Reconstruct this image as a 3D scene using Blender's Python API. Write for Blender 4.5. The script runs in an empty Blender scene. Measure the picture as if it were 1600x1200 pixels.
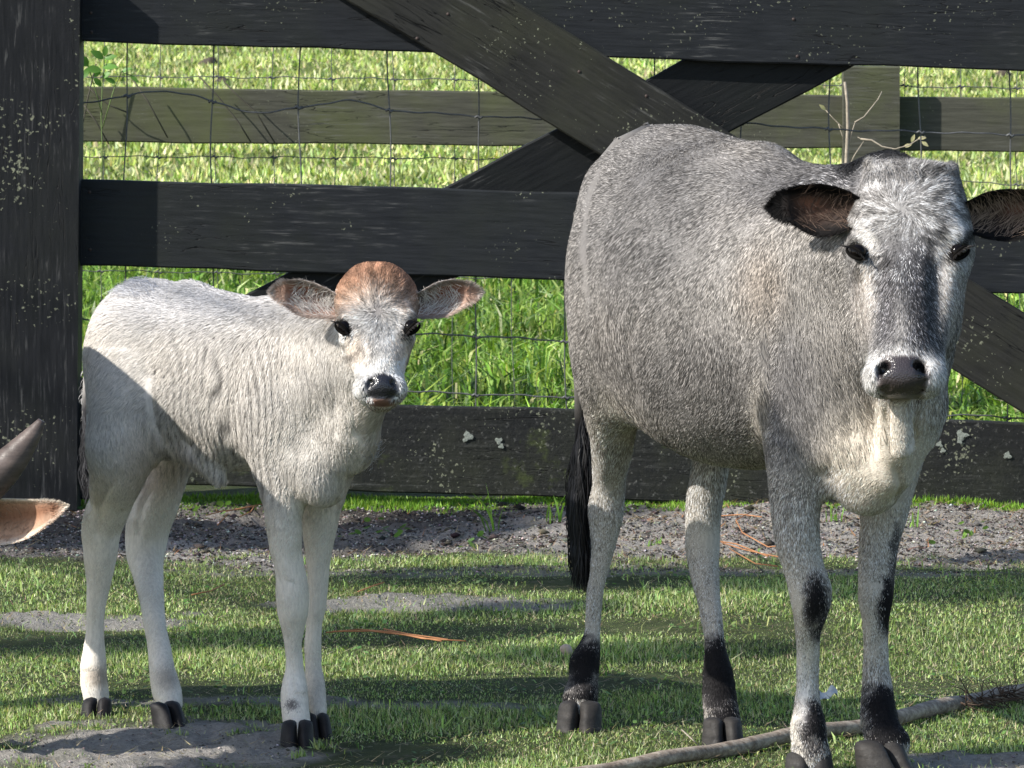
import bpy, math, random
import numpy as np

SC = bpy.context.scene
# ------------------------------------------------------------ camera, sky, sun, exposure
FPX = 9000.0; CAMZ = 1.5; HOR = -150.0          # focal length in photo pixels (1600 wide), eye height, horizon row
PITCH = math.atan((600-HOR)/FPX)
cam_data = bpy.data.cameras.new('camera'); cam = bpy.data.objects.new('camera', cam_data)
SC.collection.objects.link(cam); SC.camera = cam
cam.location = (0, 0, CAMZ); cam.rotation_euler = (math.pi/2-PITCH, 0, 0)
cam_data.sensor_width = 36; cam_data.sensor_fit = 'HORIZONTAL'; cam_data.lens = 36*FPX/1600
cam_data.clip_start = .1; cam_data.clip_end = 2000
cam_data.dof.use_dof = True; cam_data.dof.focus_distance = 10.1; cam_data.dof.aperture_fstop = 45

SUN = np.array([-.715, -.34, .60]); SUN /= np.linalg.norm(SUN)
world = bpy.data.worlds.new("World"); SC.world = world; world.use_nodes = True
nt = world.node_tree; nt.nodes.clear()
sky = nt.nodes.new('ShaderNodeTexSky'); sky.sky_type = 'NISHITA'; sky.sun_disc = False
sky.sun_elevation = math.asin(SUN[2]); sky.sun_rotation = math.atan2(SUN[0], SUN[1])
bg = nt.nodes.new('ShaderNodeBackground'); bg.inputs['Strength'].default_value = .14
wo = nt.nodes.new('ShaderNodeOutputWorld')
nt.links.new(sky.outputs[0], bg.inputs['Color']); nt.links.new(bg.outputs[0], wo.inputs['Surface'])
sun_data = bpy.data.lights.new('sun', 'SUN'); sun_data.energy = 5.0; sun_data.angle = math.radians(.6); sun_data.color = (1, .95, .87)
sun = bpy.data.objects.new('sun', sun_data); SC.collection.objects.link(sun)
from mathutils import Vector
sun.rotation_euler = Vector(SUN).to_track_quat('Z', 'Y').to_euler()
sun.location = (-4, -2, 8)
SC.view_settings.view_transform = 'Standard'; SC.view_settings.look = 'None'
SC.view_settings.gamma = 1; SC.view_settings.exposure = .56; SC.view_settings.use_curve_mapping = False
SC.cycles.max_bounces = 5; SC.cycles.transparent_max_bounces = 6

random.seed(7); RNG = np.random.default_rng(7)
CF = np.array([0, math.cos(PITCH), -math.sin(PITCH)]); CU = np.array([0, math.sin(PITCH), math.cos(PITCH)])

def at(px, py, Y):
    """world point on the sight line of photo pixel (px, py) at the distance Y"""
    d = CF + (px-800)/FPX*np.array([1., 0, 0]) - (py-600)/FPX*CU
    t = Y/d[1]
    return d*t + np.array([0, 0, CAMZ])

def proj(p):
    q = p - np.array([0, 0, CAMZ]); zf = q@CF
    return 800+FPX*q[..., 0]/zf, 600-FPX*(q@CU)/zf, zf

# ------------------------------------------------------------ sculpting: blended solids -> one mesh
def smin(a, b, k):
    h = np.maximum(k-np.abs(a-b), 0)/k
    return np.minimum(a, b)-h*h*k*.25

class Sculpt:
    def __init__(self, lo, hi, vox):
        self.lo = np.array(lo, float); self.vox = vox
        self.n = np.ceil((np.array(hi)-self.lo)/vox).astype(int)+1
        self.F = np.full(self.n, .2, np.float32)
    def field(self): return np.full(self.n, .2, np.float32)
    def _box(self, lo, hi, pad):
        i0 = np.clip(np.floor((lo-pad-self.lo)/self.vox).astype(int), 0, self.n)
        i1 = np.clip(np.ceil((hi+pad-self.lo)/self.vox).astype(int)+1, 0, self.n)
        sl = tuple(slice(a, b) for a, b in zip(i0, i1))
        ax = [self.lo[i]+np.arange(i0[i], i1[i])*self.vox for i in range(3)]
        G = np.meshgrid(*ax, indexing='ij', sparse=True)
        return sl, [g.astype(np.float32) for g in G]
    def cap(self, F, a, b, ra, rb, k=.02, sub=False):
        a = np.array(a, float); b = np.array(b, float); r = max(ra, rb)
        sl, (X, Y, Z) = self._box(np.minimum(a, b)-r, np.maximum(a, b)+r, k+2*self.vox)
        if F[sl].size == 0: return
        d = b-a; L = max(d@d, 1e-9)
        h = np.clip(((X-a[0])*d[0]+(Y-a[1])*d[1]+(Z-a[2])*d[2])/L, 0, 1)
        D = np.sqrt((X-a[0]-h*d[0])**2+(Y-a[1]-h*d[1])**2+(Z-a[2]-h*d[2])**2)-(ra+(rb-ra)*h)
        F[sl] = -smin(-F[sl], D, k) if sub else smin(F[sl], D, k)
    def ell(self, F, c, rad, R=None, k=.03, sub=False):
        c = np.array(c, float); rad = np.array(rad, float)
        R = np.eye(3) if R is None else np.array(R, float)      # rows = axes
        ext = np.sqrt(((R*rad[:, None])**2).sum(0))
        sl, (X, Y, Z) = self._box(c-ext, c+ext, k+2*self.vox)
        if F[sl].size == 0: return
        X = X-c[0]; Y = Y-c[1]; Z = Z-c[2]
        k0 = 0; k1 = 0
        for i in range(3):
            q = X*R[i, 0]+Y*R[i, 1]+Z*R[i, 2]
            k0 = k0+(q/rad[i])**2; k1 = k1+(q/rad[i]**2)**2
        k0 = np.sqrt(k0); D = k0*(k0-1)/np.maximum(np.sqrt(k1), 1e-6)
        F[sl] = -smin(-F[sl], D, k) if sub else smin(F[sl], D, k)
    def sup(self, F, c, rad, R, p=2.8, k=.006):
        """a boxy rounded solid (superellipsoid)"""
        c = np.array(c, float); rad = np.array(rad, float); ext = (np.abs(R)*rad[:, None]).sum(0)
        sl, (X, Y, Z) = self._box(c-ext, c+ext, k+2*self.vox)
        if F[sl].size == 0: return
        X = X-c[0]; Y = Y-c[1]; Z = Z-c[2]; k0 = 0; k1 = 0
        for i in range(3):
            q = np.abs(X*R[i, 0]+Y*R[i, 1]+Z*R[i, 2])/rad[i]
            k0 = k0+q**p; k1 = k1+(q**(p-1)/rad[i])**2
        k0 = np.maximum(k0, 1e-9); s = k0**(1/p)
        D = (s-1)/np.maximum(s**(1-p)*np.sqrt(k1), 1e-6)
        F[sl] = smin(F[sl], np.clip(D, -1, 1), k)
    def merge(self, F, k): self.F = smin(self.F, F, k)
    def chain(self, pts, k=.012, kb=.04, F=None):
        """pts: (point, radius) ...  merged into the body with blend kb"""
        G = self.field()
        for (a, ra), (b, rb) in zip(pts, pts[1:]): self.cap(G, a, b, ra, rb, k)
        if F is None: self.merge(G, kb)
        else: return smin(F, G, kb)
    def mesh(self, smooth=2):
        F = self.F; n = self.n; S = F < 0
        n1 = n-1
        P = np.zeros(tuple(n1)+(3,), np.float32); C = np.zeros(tuple(n1), np.float32)
        def sub(A, o): return A[o[0]:o[0]+n1[0], o[1]:o[1]+n1[1], o[2]:o[2]+n1[2]]
        cnt = sum(sub(S, (i, j, k)).astype(np.int8) for i in (0, 1) for j in (0, 1) for k in (0, 1))
        act = (cnt > 0) & (cnt < 8); idx = np.argwhere(act); m = len(idx)
        pos = np.zeros((m, 3)); c = np.zeros(m)
        def val(o): return F[idx[:, 0]+o[0], idx[:, 1]+o[1], idx[:, 2]+o[2]]
        for ax in range(3):
            for i in (0, 1):
                for j in (0, 1):
                    o = [0, 0, 0]; oth = [q for q in range(3) if q != ax]; o[oth[0]] = i; o[oth[1]] = j
                    o2 = list(o); o2[ax] = 1
                    a = val(o); b = val(o2); x = (a < 0) != (b < 0)
                    t = np.where(x, a/np.where(x, a-b, 1), 0)
                    q = np.tile(np.array(o, float), (m, 1)); q[:, ax] += t
                    pos += q*x[:, None]; c += x
        V = (idx+pos/c[:, None])*self.vox+self.lo
        vid = np.full(tuple(n1), -1, np.int64); vid[act] = np.arange(m)
        Q = []
        for ax in range(3):
            oth = [q for q in range(3) if q != ax]
            a = np.take(S, range(0, n[ax]-1), ax); b = np.take(S, range(1, n[ax]), ax)
            e = np.argwhere(a != b)
            e = e[(e[:, oth[0]] > 0) & (e[:, oth[1]] > 0) & (e[:, oth[0]] < n1[oth[0]]) & (e[:, oth[1]] < n1[oth[1]])]
            fl = a[tuple(e.T)]
            cs = []
            for (i, j) in ((1, 1), (0, 1), (0, 0), (1, 0)):
                q = e.copy(); q[:, oth[0]] -= i; q[:, oth[1]] -= j; cs.append(vid[tuple(q.T)])
            q = np.stack(cs, 1)
            flip = fl if ax != 1 else ~fl
            q[~flip] = q[~flip][:, ::-1]
            Q.append(q)
        Q = np.concatenate(Q)
        E = np.concatenate([Q[:, [0, 1]], Q[:, [1, 2]], Q[:, [2, 3]], Q[:, [3, 0]]])
        deg = np.bincount(E.ravel(), minlength=m)[:, None]
        for s in range(smooth):
            A = np.zeros((m, 3))
            for q in range(3):
                A[:, q] = np.bincount(E[:, 0], V[E[:, 1], q], m)+np.bincount(E[:, 1], V[E[:, 0], q], m)
            V = V*.5+.5*A/np.maximum(deg, 1)
        N = np.zeros((m, 3)); fn = np.cross(V[Q[:, 2]]-V[Q[:, 0]], V[Q[:, 3]]-V[Q[:, 1]])
        for i in range(4):
            for q in range(3): N[:, q] += np.bincount(Q[:, i], fn[:, q], m)
        N /= np.linalg.norm(N, axis=1)[:, None]+1e-12
        return V, Q, N

def crease(V, Nn, line, depth, width):
    """press a fold into the side of the skin that faces the camera along a line of photo points"""
    px, py, _ = proj(V); d = np.full(len(V), 1e9)
    for (x1, y1), (x2, y2) in zip(line, line[1:]):
        L = (x2-x1)**2+(y2-y1)**2; t = np.clip(((px-x1)*(x2-x1)+(py-y1)*(y2-y1))/L, 0, 1); d = np.minimum(d, np.hypot(px-x1-t*(x2-x1), py-y1-t*(y2-y1)))
    (xa, ya), (xb, yb) = line[0], line[-1]; e = np.minimum(np.hypot(px-xa, py-ya), np.hypot(px-xb, py-yb))
    m = .62*np.exp(-(d/(width*1.35))**2)
    return V-Nn*(depth*m*sstep(0, width*5, e)*np.clip(-(Nn@CF)*3, 0, 1))[:, None]

def frame(h):
    """rows: forward, right side, up for a heading h (x, y)"""
    h = np.array([h[0], h[1], 0.]); h /= np.linalg.norm(h)
    return np.array([h, [h[1], -h[0], 0], [0, 0, 1.]])

def curve(x, xs, ys):
    """smooth interpolation through (xs, ys) without overshoot"""
    xs = np.array(xs, float); ys = np.array(ys, float); h = np.diff(xs); d = np.diff(ys)/h
    m = np.zeros(len(xs)); m[1:-1] = np.where(d[1:]*d[:-1] > 0, 2*d[1:]*d[:-1]/np.where(np.abs(d[1:]+d[:-1]) < 1e-9, 1, d[1:]+d[:-1]), 0)
    m[0] = d[0]; m[-1] = d[-1]
    i = np.clip(np.searchsorted(xs, x)-1, 0, len(h)-1); t = (x-xs[i])/h[i]
    return (2*t**3-3*t**2+1)*ys[i]+(t**3-2*t**2+t)*h[i]*m[i]+(-2*t**3+3*t**2)*ys[i+1]+(t**3-t**2)*h[i]*m[i+1]

def dense(rs, step=9):
    ys = np.arange(rs[0][0], rs[-1][0]+step*.5, step)
    return np.stack([ys, curve(ys, [r[0] for r in rs], [r[1] for r in rs]), curve(ys, [r[0] for r in rs], [r[2] for r in rs])], 1)

def rows(rs, Ys, grow=1.0):
    """(y, left, right) silhouette rows of a limb -> (point, radius) chain; Ys: distance at the rows"""
    out = []
    for y, l, r in dense(rs):
        Y = curve(y, [q[0] for q in Ys], [q[1] for q in Ys]) if len(Ys) > 2 else np.interp(y, [q[0] for q in Ys], [q[1] for q in Ys])
        out.append((at((l+r)/2, y, Y), (r-l)/2*Y/FPX*grow))
    return out

# ------------------------------------------------------------ mesh and material helpers
COL = SC.collection
def link(o, parent=None):
    COL.objects.link(o)
    if parent is not None: o.parent = parent
    return o
def tag(o, label=None, cat=None, group=None, kind=None):
    for k, v in (('label', label), ('category', cat), ('group', group), ('kind', kind)):
        if v: o[k] = v
    return o
def thing(name, label, cat, group=None, loc=(0, 0, 0)):
    o = bpy.data.objects.new(name, None); COL.objects.link(o); o.location = loc; o.empty_display_size = .1
    return tag(o, label, cat, group)
def fast_mesh(name, V, F, mat, parent=None, smooth=True, attrs=None, origin=(0, 0, 0)):
    """F: (n, k) faces of one size, or a list of such arrays"""
    Fs = F if isinstance(F, list) else [F]
    V = np.asarray(V, np.float32)-np.asarray(origin, np.float32)
    me = bpy.data.meshes.new(name)
    me.vertices.add(len(V)); me.vertices.foreach_set('co', np.ascontiguousarray(V).ravel())
    loops = np.concatenate([np.asarray(f, np.int32).ravel() for f in Fs])
    sizes = np.concatenate([np.full(len(f), f.shape[1], np.int32) for f in Fs])
    starts = np.concatenate([[0], np.cumsum(sizes)[:-1]]).astype(np.int32)
    me.loops.add(len(loops)); me.loops.foreach_set('vertex_index', loops)
    me.polygons.add(len(sizes)); me.polygons.foreach_set('loop_start', starts); me.polygons.foreach_set('loop_total', sizes)
    me.update(calc_edges=True)
    me.polygons.foreach_set('use_smooth', np.full(len(sizes), smooth))
    for k, a in (attrs or {}).items():
        a = np.asarray(a, np.float32)
        if a.ndim == 1:
            at_ = me.attributes.new(k, 'FLOAT', 'POINT'); at_.data.foreach_set('value', a)
        else:
            at_ = me.color_attributes.new(k, 'FLOAT_COLOR', 'POINT')
            at_.data.foreach_set('color', np.concatenate([a[:, :3], np.ones((len(a), 1), np.float32)], 1).ravel())
    if mat: me.materials.append(mat)
    o = bpy.data.objects.new(name, me); link(o, parent)
    pl = np.array(parent.location) if parent is not None else 0
    o.location = np.asarray(origin, float)-pl
    return o
def waves(P, freq, seed, n=7, octaves=1):
    """smooth pseudo-noise in about -1..1 at the points P"""
    r = np.random.default_rng(seed); out = np.zeros(len(P)); tot = 0
    P = np.asarray(P, float)
    for o in range(octaves):
        f = freq*2**o; a = .6**o
        for i in range(n):
            d = r.normal(size=P.shape[1]); d /= np.linalg.norm(d)
            out += a*np.sin(P@d*f*r.uniform(.6, 1.5)*6.28+r.uniform(0, 6.28))/n**.5
        tot += a
    return out/tot
def sstep(a, b, x):
    t = np.clip((x-a)/(b-a), 0, 1); return t*t*(3-2*t)
class N:
    """short-hand for building node trees"""
    def __init__(self, name):
        self.m = bpy.data.materials.new(name); self.m.use_nodes = True; self.t = self.m.node_tree; self.t.nodes.clear()
        self.out = self.t.nodes.new('ShaderNodeOutputMaterial')
    def n(self, typ, ins=None, **kw):
        q = self.t.nodes.new(typ)
        for k, v in kw.items(): setattr(q, k, v)
        for k, v in (ins or {}).items():
            s = q.inputs[k]
            if isinstance(v, bpy.types.NodeSocket): self.t.links.new(v, s)
            else: s.default_value = v
        return q
    def noise(self, vec, scale, detail=4, rough=.55, dist=0):
        return self.n('ShaderNodeTexNoise', {'Vector': vec, 'Scale': scale, 'Detail': detail, 'Roughness': rough, 'Distortion': dist}).outputs[0]
    def ramp(self, fac, stops):
        q = self.n('ShaderNodeValToRGB', {'Fac': fac}); e = q.color_ramp.elements
        while len(e) < len(stops): e.new(.5)
        for el, (p, c) in zip(e, stops):
            el.position = p; el.color = (*c, 1) if isinstance(c, tuple) else (c, c, c, 1)
        return q.outputs[0]
    def mix(self, fac, a, b, mode='MIX'):
        q = self.n('ShaderNodeMix', data_type='RGBA', blend_type=mode)
        for s, v in ((q.inputs[0], fac), (q.inputs[6], a), (q.inputs[7], b)):
            if isinstance(v, bpy.types.NodeSocket): self.t.links.new(v, s)
            else: s.default_value = (*v, 1) if isinstance(v, tuple) else v
        return q.outputs[2]
    def math(self, op, a, b=0.):
        q = self.n('ShaderNodeMath', operation=op)
        for s, v in ((q.inputs[0], a), (q.inputs[1], b)):
            if isinstance(v, bpy.types.NodeSocket): self.t.links.new(v, s)
            else: s.default_value = v
        return q.outputs[0]
    def scaled(self, s, src='Object'):
        tc = self.n('ShaderNodeTexCoord').outputs[src]
        return self.n('ShaderNodeMapping', {'Vector': tc, 'Scale': s}).outputs[0]
    def bump(self, h, strength=.5, dist=.01, normal=None):
        d = {'Height': h, 'Strength': strength, 'Distance': dist}
        if normal: d['Normal'] = normal
        return self.n('ShaderNodeBump', d).outputs[0]
    def bsdf(self, color, rough=.7, normal=None, spec=.4, **kw):
        d = {'Base Color': color if isinstance(color, bpy.types.NodeSocket) else (*color, 1), 'Roughness': rough, 'Specular IOR Level': spec}
        if normal: d['Normal'] = normal
        d.update(kw)
        return self.n('ShaderNodeBsdfPrincipled', d).outputs[0]
    def done(self, sh):
        self.t.links.new(sh, self.out.inputs['Surface']); return self.m

def wood_mat(name, base, moss, specks, grain=1., rough=.55, mold=.0, vertical=False):
    m = N(name); obj = m.n('ShaderNodeTexCoord').outputs['Object']
    rnd = m.n('ShaderNodeObjectInfo').outputs['Random']
    off = m.n('ShaderNodeVectorMath', {0: obj, 1: m.n('ShaderNodeCombineXYZ', {0: m.math('MULTIPLY', rnd, 37.), 1: m.math('MULTIPLY', rnd, 11.), 2: m.math('MULTIPLY', rnd, 23.)}).outputs[0]}, operation='ADD').outputs[0]
    sc = (30, 30, 2.2) if vertical else (2.2, 30, 30)
    gv = m.n('ShaderNodeMapping', {'Vector': off, 'Scale': sc}).outputs[0]
    g1 = m.noise(gv, 1.3, 6, .65, .6); g2 = m.noise(gv, 5., 4, .6, .3)
    cath = m.n('ShaderNodeTexWave', {'Vector': m.n('ShaderNodeMapping', {'Vector': off, 'Scale': (1.3, 1, 9) if not vertical else (9, 1, 1.3)}).outputs[0], 'Scale': 1.6, 'Distortion': 7., 'Detail': 3., 'Detail Scale': 1.2}, wave_type='BANDS', bands_direction='Z' if not vertical else 'X').outputs[1]
    blot = m.noise(off, 3.5, 5, .6)
    fine = m.noise(off, 160., 3, .7)
    c = m.mix(m.ramp(g2, [(.3, 0.), (.75, 1.)]), tuple(x*.7 for x in base), tuple(x*1.35 for x in base))
    c = m.mix(m.ramp(blot, [(.45, 0.), (.75, .75)]), c, moss)
    # worn paint: greyish scratches along the grain
    worn = m.math('MULTIPLY', m.ramp(g2, [(.56, 0.), (.70, 1.)]), m.ramp(m.noise(off, 2.6, 5, .7), [(.50, 0.), (.66, .9)]))
    c = m.mix(worn, c, (.12, .12, .115))
    crk = m.ramp(m.noise(m.n('ShaderNodeMapping', {'Vector': off, 'Scale': (1.1, 14, 14) if not vertical else (14, 14, 1.1)}).outputs[0], 2.2, 3, .5, .4), [(.492, 0.), (.5, 1.), (.508, 0.)])
    crk = m.math('MULTIPLY', crk, m.ramp(m.noise(off, 1.7, 2, .5), [(.5, 0.), (.6, 1.)]))
    c = m.mix(crk, c, (.004, .004, .004))
    # lichen specks
    woff = m.n('ShaderNodeVectorMath', {0: off, 1: m.n('ShaderNodeVectorMath', {0: m.n('ShaderNodeTexNoise', {'Vector': off, 'Scale': 130., 'Detail': 3.}).outputs['Color'], 'Scale': .018}, operation='SCALE').outputs[0]}, operation='ADD').outputs[0]
    vo = m.n('ShaderNodeTexVoronoi', {'Vector': woff, 'Scale': 75., 'Randomness': 1.}); sp = m.math('LESS_THAN', vo.outputs['Distance'], m.math('MULTIPLY', m.ramp(m.noise(off, 5., 3, .6), [(.47, 0.), (.75, 1.)]), .42*specks))
    sp2 = m.math('MULTIPLY', sp, m.ramp(m.noise(off, 300., 2, .6), [(.35, .3), (.6, 1.)]))
    c = m.mix(sp2, c, (.22, .23, .16))
    v2 = m.n('ShaderNodeTexVoronoi', {'Vector': woff, 'Scale': 34., 'Randomness': 1.}); s3 = m.math('LESS_THAN', v2.outputs['Distance'], m.math('MULTIPLY', m.ramp(m.noise(off, 2.3, 2, .5), [(.58, 0.), (.9, 1.)]), .13*specks))
    c = m.mix(m.math('MULTIPLY', s3, m.ramp(fine, [(.4, .2), (.6, .9)])), c, (.24, .26, .20))
    if mold:
        mo = m.ramp(m.noise(off, 70., 5, .75), [(.58, 0.), (.68, 1.)])
        c = m.mix(m.math('MULTIPLY', mo, mold), c, (.13, .13, .12))
        mg = m.ramp(m.noise(off, 6., 5, .7), [(.58, 0.), (.70, 1.)])
        c = m.mix(m.math('MULTIPLY', mg, .5*mold), c, (.10, .13, .03))
    hgt = m.math('ADD', m.math('MULTIPLY', g1, .35*grain), m.math('ADD', m.math('MULTIPLY', cath, .10*grain), m.math('MULTIPLY', fine, .25)))
    hgt = m.math('ADD', hgt, m.math('MULTIPLY', sp2, .6)); hgt = m.math('SUBTRACT', hgt, m.math('MULTIPLY', crk, 1.5))
    if mold: hgt = m.math('ADD', hgt, m.math('MULTIPLY', m.noise(off, 60., 5, .75), 2.2*mold))
    nrm = m.bump(hgt, .42, .004)
    return m.done(m.bsdf(c, m.ramp(g2, [(.3, rough-.12), (.7, rough+.2)]), nrm, .16))

def plain_mat(name, col, rough=.6, spec=.4, bump=None, var=.25, scale=40.):
    m = N(name); o = m.n('ShaderNodeTexCoord').outputs['Object']; n = m.noise(o, scale, 5, .6)
    c = m.mix(m.ramp(n, [(.25, 0.), (.75, 1.)]), tuple(x*(1-var) for x in col), tuple(min(1, x*(1+var)) for x in col))
    return m.done(m.bsdf(c, rough, m.bump(n, bump or .3, .003), spec))

def leaf_mat(name, trans=.35, rough=.5):
    m = N(name); a = m.n('ShaderNodeAttribute', attribute_name='tint').outputs['Color']
    d = m.bsdf(a, rough, None, .35)
    t = m.n('ShaderNodeBsdfTranslucent', {'Color': m.mix(1., a, (1.25, 1.35, .55), 'MULTIPLY')}).outputs[0]
    return m.done(m.n('ShaderNodeMixShader', {0: trans, 1: d, 2: t}).outputs[0])

def tube(pts, rad, seg=6):
    """vertices and quads of a tube along pts; rad: a number or one per point"""
    pts = np.asarray(pts, float); n = len(pts); rad = np.broadcast_to(np.asarray(rad, float), (n,))
    T = np.gradient(pts, axis=0); T /= np.linalg.norm(T, axis=1)[:, None]+1e-12
    ref = np.array([0, 0, 1.]) if abs(T[:, 2]).mean() < .8 else np.array([1., 0, 0])
    A = np.cross(T, ref); A /= np.linalg.norm(A, axis=1)[:, None]; B = np.cross(T, A)
    an = np.arange(seg)*2*np.pi/seg
    V = pts[:, None]+rad[:, None, None]*(np.cos(an)[None, :, None]*A[:, None]+np.sin(an)[None, :, None]*B[:, None])
    V = V.reshape(-1, 3); i = np.arange(n-1)[:, None]*seg; j = np.arange(seg)[None]; k = (j+1) % seg
    F = np.stack([i+j, i+k, i+seg+k, i+seg+j], -1).reshape(-1, 4)
    V = np.concatenate([V, pts[:1], pts[-1:]]); e = (n-1)*seg
    C0 = np.stack([np.full(seg, n*seg), (j+1)[0] % seg, j[0]], 1); C1 = np.stack([np.full(seg, n*seg+1), e+j[0], e+(j[0]+1) % seg], 1)
    return V, F, np.concatenate([C0, C1])
def tube_obj(name, pts, rad, mat, parent=None, seg=6, attrs=None):
    V, F, C = tube(pts, rad, seg)
    return fast_mesh(name, V, [F, C], mat, parent, True, attrs, origin=np.asarray(pts, float).mean(0))

def blades(root, dirv, length, width, side, tint, bend=None, seg=1):
    """thin leaf blades: one triangle each (seg=1) or a bent quad and tip (seg=2)"""
    n = len(root); L = length[:, None]; W = width[:, None]*.5
    if seg == 1:
        V = np.stack([root-side*W, root+side*W, root+dirv*L], 1).reshape(-1, 3)
        F = np.arange(3*n).reshape(-1, 3); return V, [F], np.repeat(tint, 3, 0)
    mid = root+dirv*L*.55; tip = mid+(dirv+bend)/np.linalg.norm(dirv+bend, axis=1)[:, None]*L*.5
    V = np.stack([root-side*W*.8, root+side*W*.8, mid+side*W, mid-side*W, tip], 1).reshape(-1, 3)
    b = np.arange(n)[:, None]*5
    return V, [np.concatenate([b, b+1, b+2, b+3], 1), np.concatenate([b+3, b+2, b+4], 1)], np.repeat(tint, 5, 0)

# ------------------------------------------------------------ the ground
def ground_z(x, y):
    P = np.stack([np.ravel(x), np.ravel(y)], 1)
    z = .03*np.maximum(P[:, 1]-24, 0)*(P[:, 1] < 120)+.03*96*(P[:, 1] >= 120)
    z = z+.008*waves(P, .45, 3)+.05*waves(P, .05, 4)*sstep(20, 40, P[:, 1])
    dm = dirt_mask(P)
    z = z+dm*(.005*waves(P, 2.2, 5)+.006*waves(P, 8, 6, 9)+.004*waves(P, 21, 7, 9))
    z = z-.004-.006*sstep(14.1, 14.4, P[:, 1])*(1-sstep(14.7, 15.3, P[:, 1]))
    return z
def dirt_mask(P):
    x, y = P[:, 0], P[:, 1]; w = waves(P, 1.1, 11, 9, 2); w2 = waves(P, 4.5, 12, 9, 2)
    strip = sstep(13.05, 13.25, y+.14*w+.10*w2)*(1-sstep(14.35, 14.55, y+.04*w2))
    def spot(cx, cy, rx, ry): return 1-sstep(.7, 1.15, np.sqrt(((x-cx)/rx)**2+((y-cy)/ry)**2)+.28*w2+.12*w)
    d = np.maximum(strip, spot(-.63, 10.22, .27, .32)); d = np.maximum(d, .85*spot(-.92, 12.05, .30, .16)); d = np.maximum(d, .8*spot(-.15, 12.35, .34, .15))
    d = np.maximum(d, .9*spot(.86, 9.98, .22, .13)); d = np.maximum(d, .5*spot(.1, 12.9, 1.0, .10)); d = np.maximum(d, .6*spot(-.35, 10.75, .55, .07))
    return np.clip(d, 0, 1)
gx = np.concatenate([-np.geomspace(90, 2.1, 34), np.arange(-2., 2.0, .0125), np.geomspace(2.1, 90, 34)])
gy = np.concatenate([np.linspace(-30, 9.3, 20), np.arange(9.5, 14.75, .0125), np.arange(14.8, 26, .12), np.arange(26.2, 60, .5), np.geomspace(62, 500, 26)])
GX, GY = np.meshgrid(gx, gy); nx, ny = len(gx), len(gy)
GV = np.stack([GX.ravel(), GY.ravel(), ground_z(GX, GY)], 1)
gi = (np.arange(ny-1)[:, None]*nx+np.arange(nx-1)[None]).ravel()
gd = dirt_mask(GV[:, :2])
m = N('soil_and_turf'); o = m.n('ShaderNodeTexCoord').outputs['Object']
da = m.n('ShaderNodeAttribute', attribute_name='dirt').outputs['Fac']
sy = m.n('ShaderNodeSeparateXYZ', {0: o}).outputs
n1 = m.noise(o, 9., 6, .7); n2 = m.noise(o, 70., 6, .75); n3 = m.noise(o, 2.2, 3, .5)
damp_and_shade = m.math('MULTIPLY', m.math('ADD', m.ramp(n3, [(.35, .2), (.65, 1.)]), m.n('ShaderNodeMapRange', {0: sy[1], 1: 13.5, 2: 14.4, 3: 0., 4: .5}).outputs[0]), m.math('MULTIPLY', m.n('ShaderNodeMapRange', {0: sy[0], 1: -.35, 2: .35, 3: 1., 4: .35}).outputs[0], m.n('ShaderNodeMapRange', {0: sy[1], 1: 12.6, 2: 13.1, 3: .05, 4: 1.}).outputs[0]))  # damp soil darker; the shaded left and sunlit right are in this colour too
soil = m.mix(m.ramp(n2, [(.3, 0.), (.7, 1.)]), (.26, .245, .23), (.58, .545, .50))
soil = m.mix(m.ramp(damp_and_shade, [(.2, 0.), (1., .9)]), soil, m.mix(m.ramp(n2, [(.3, 0.), (.7, 1.)]), (.035, .028, .024), (.13, .11, .095)))
turf = m.mix(m.ramp(n1, [(.3, 0.), (.7, 1.)]), (.04, .055, .02), (.10, .125, .045))
turf = m.mix(m.ramp(m.noise(o, 26., 4, .7), [(.55, 0.), (.7, .7)]), turf, (.17, .15, .10))
far = m.n('ShaderNodeMapRange', {0: sy[1], 1: 22., 2: 30., 3: 0., 4: 1.}).outputs[0]
turf = m.mix(far, turf, m.mix(m.ramp(m.noise(o, 14., 6, .75), [(.35, 0.), (.65, 1.)]), (.10, .14, .035), (.24, .27, .09)))
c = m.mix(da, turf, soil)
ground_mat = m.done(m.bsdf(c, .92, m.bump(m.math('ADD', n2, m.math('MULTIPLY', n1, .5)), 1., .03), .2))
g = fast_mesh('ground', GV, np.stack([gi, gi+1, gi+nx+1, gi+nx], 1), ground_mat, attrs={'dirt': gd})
tag(g, 'trampled turf and bare sandy soil around the gate', kind='structure')

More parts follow.
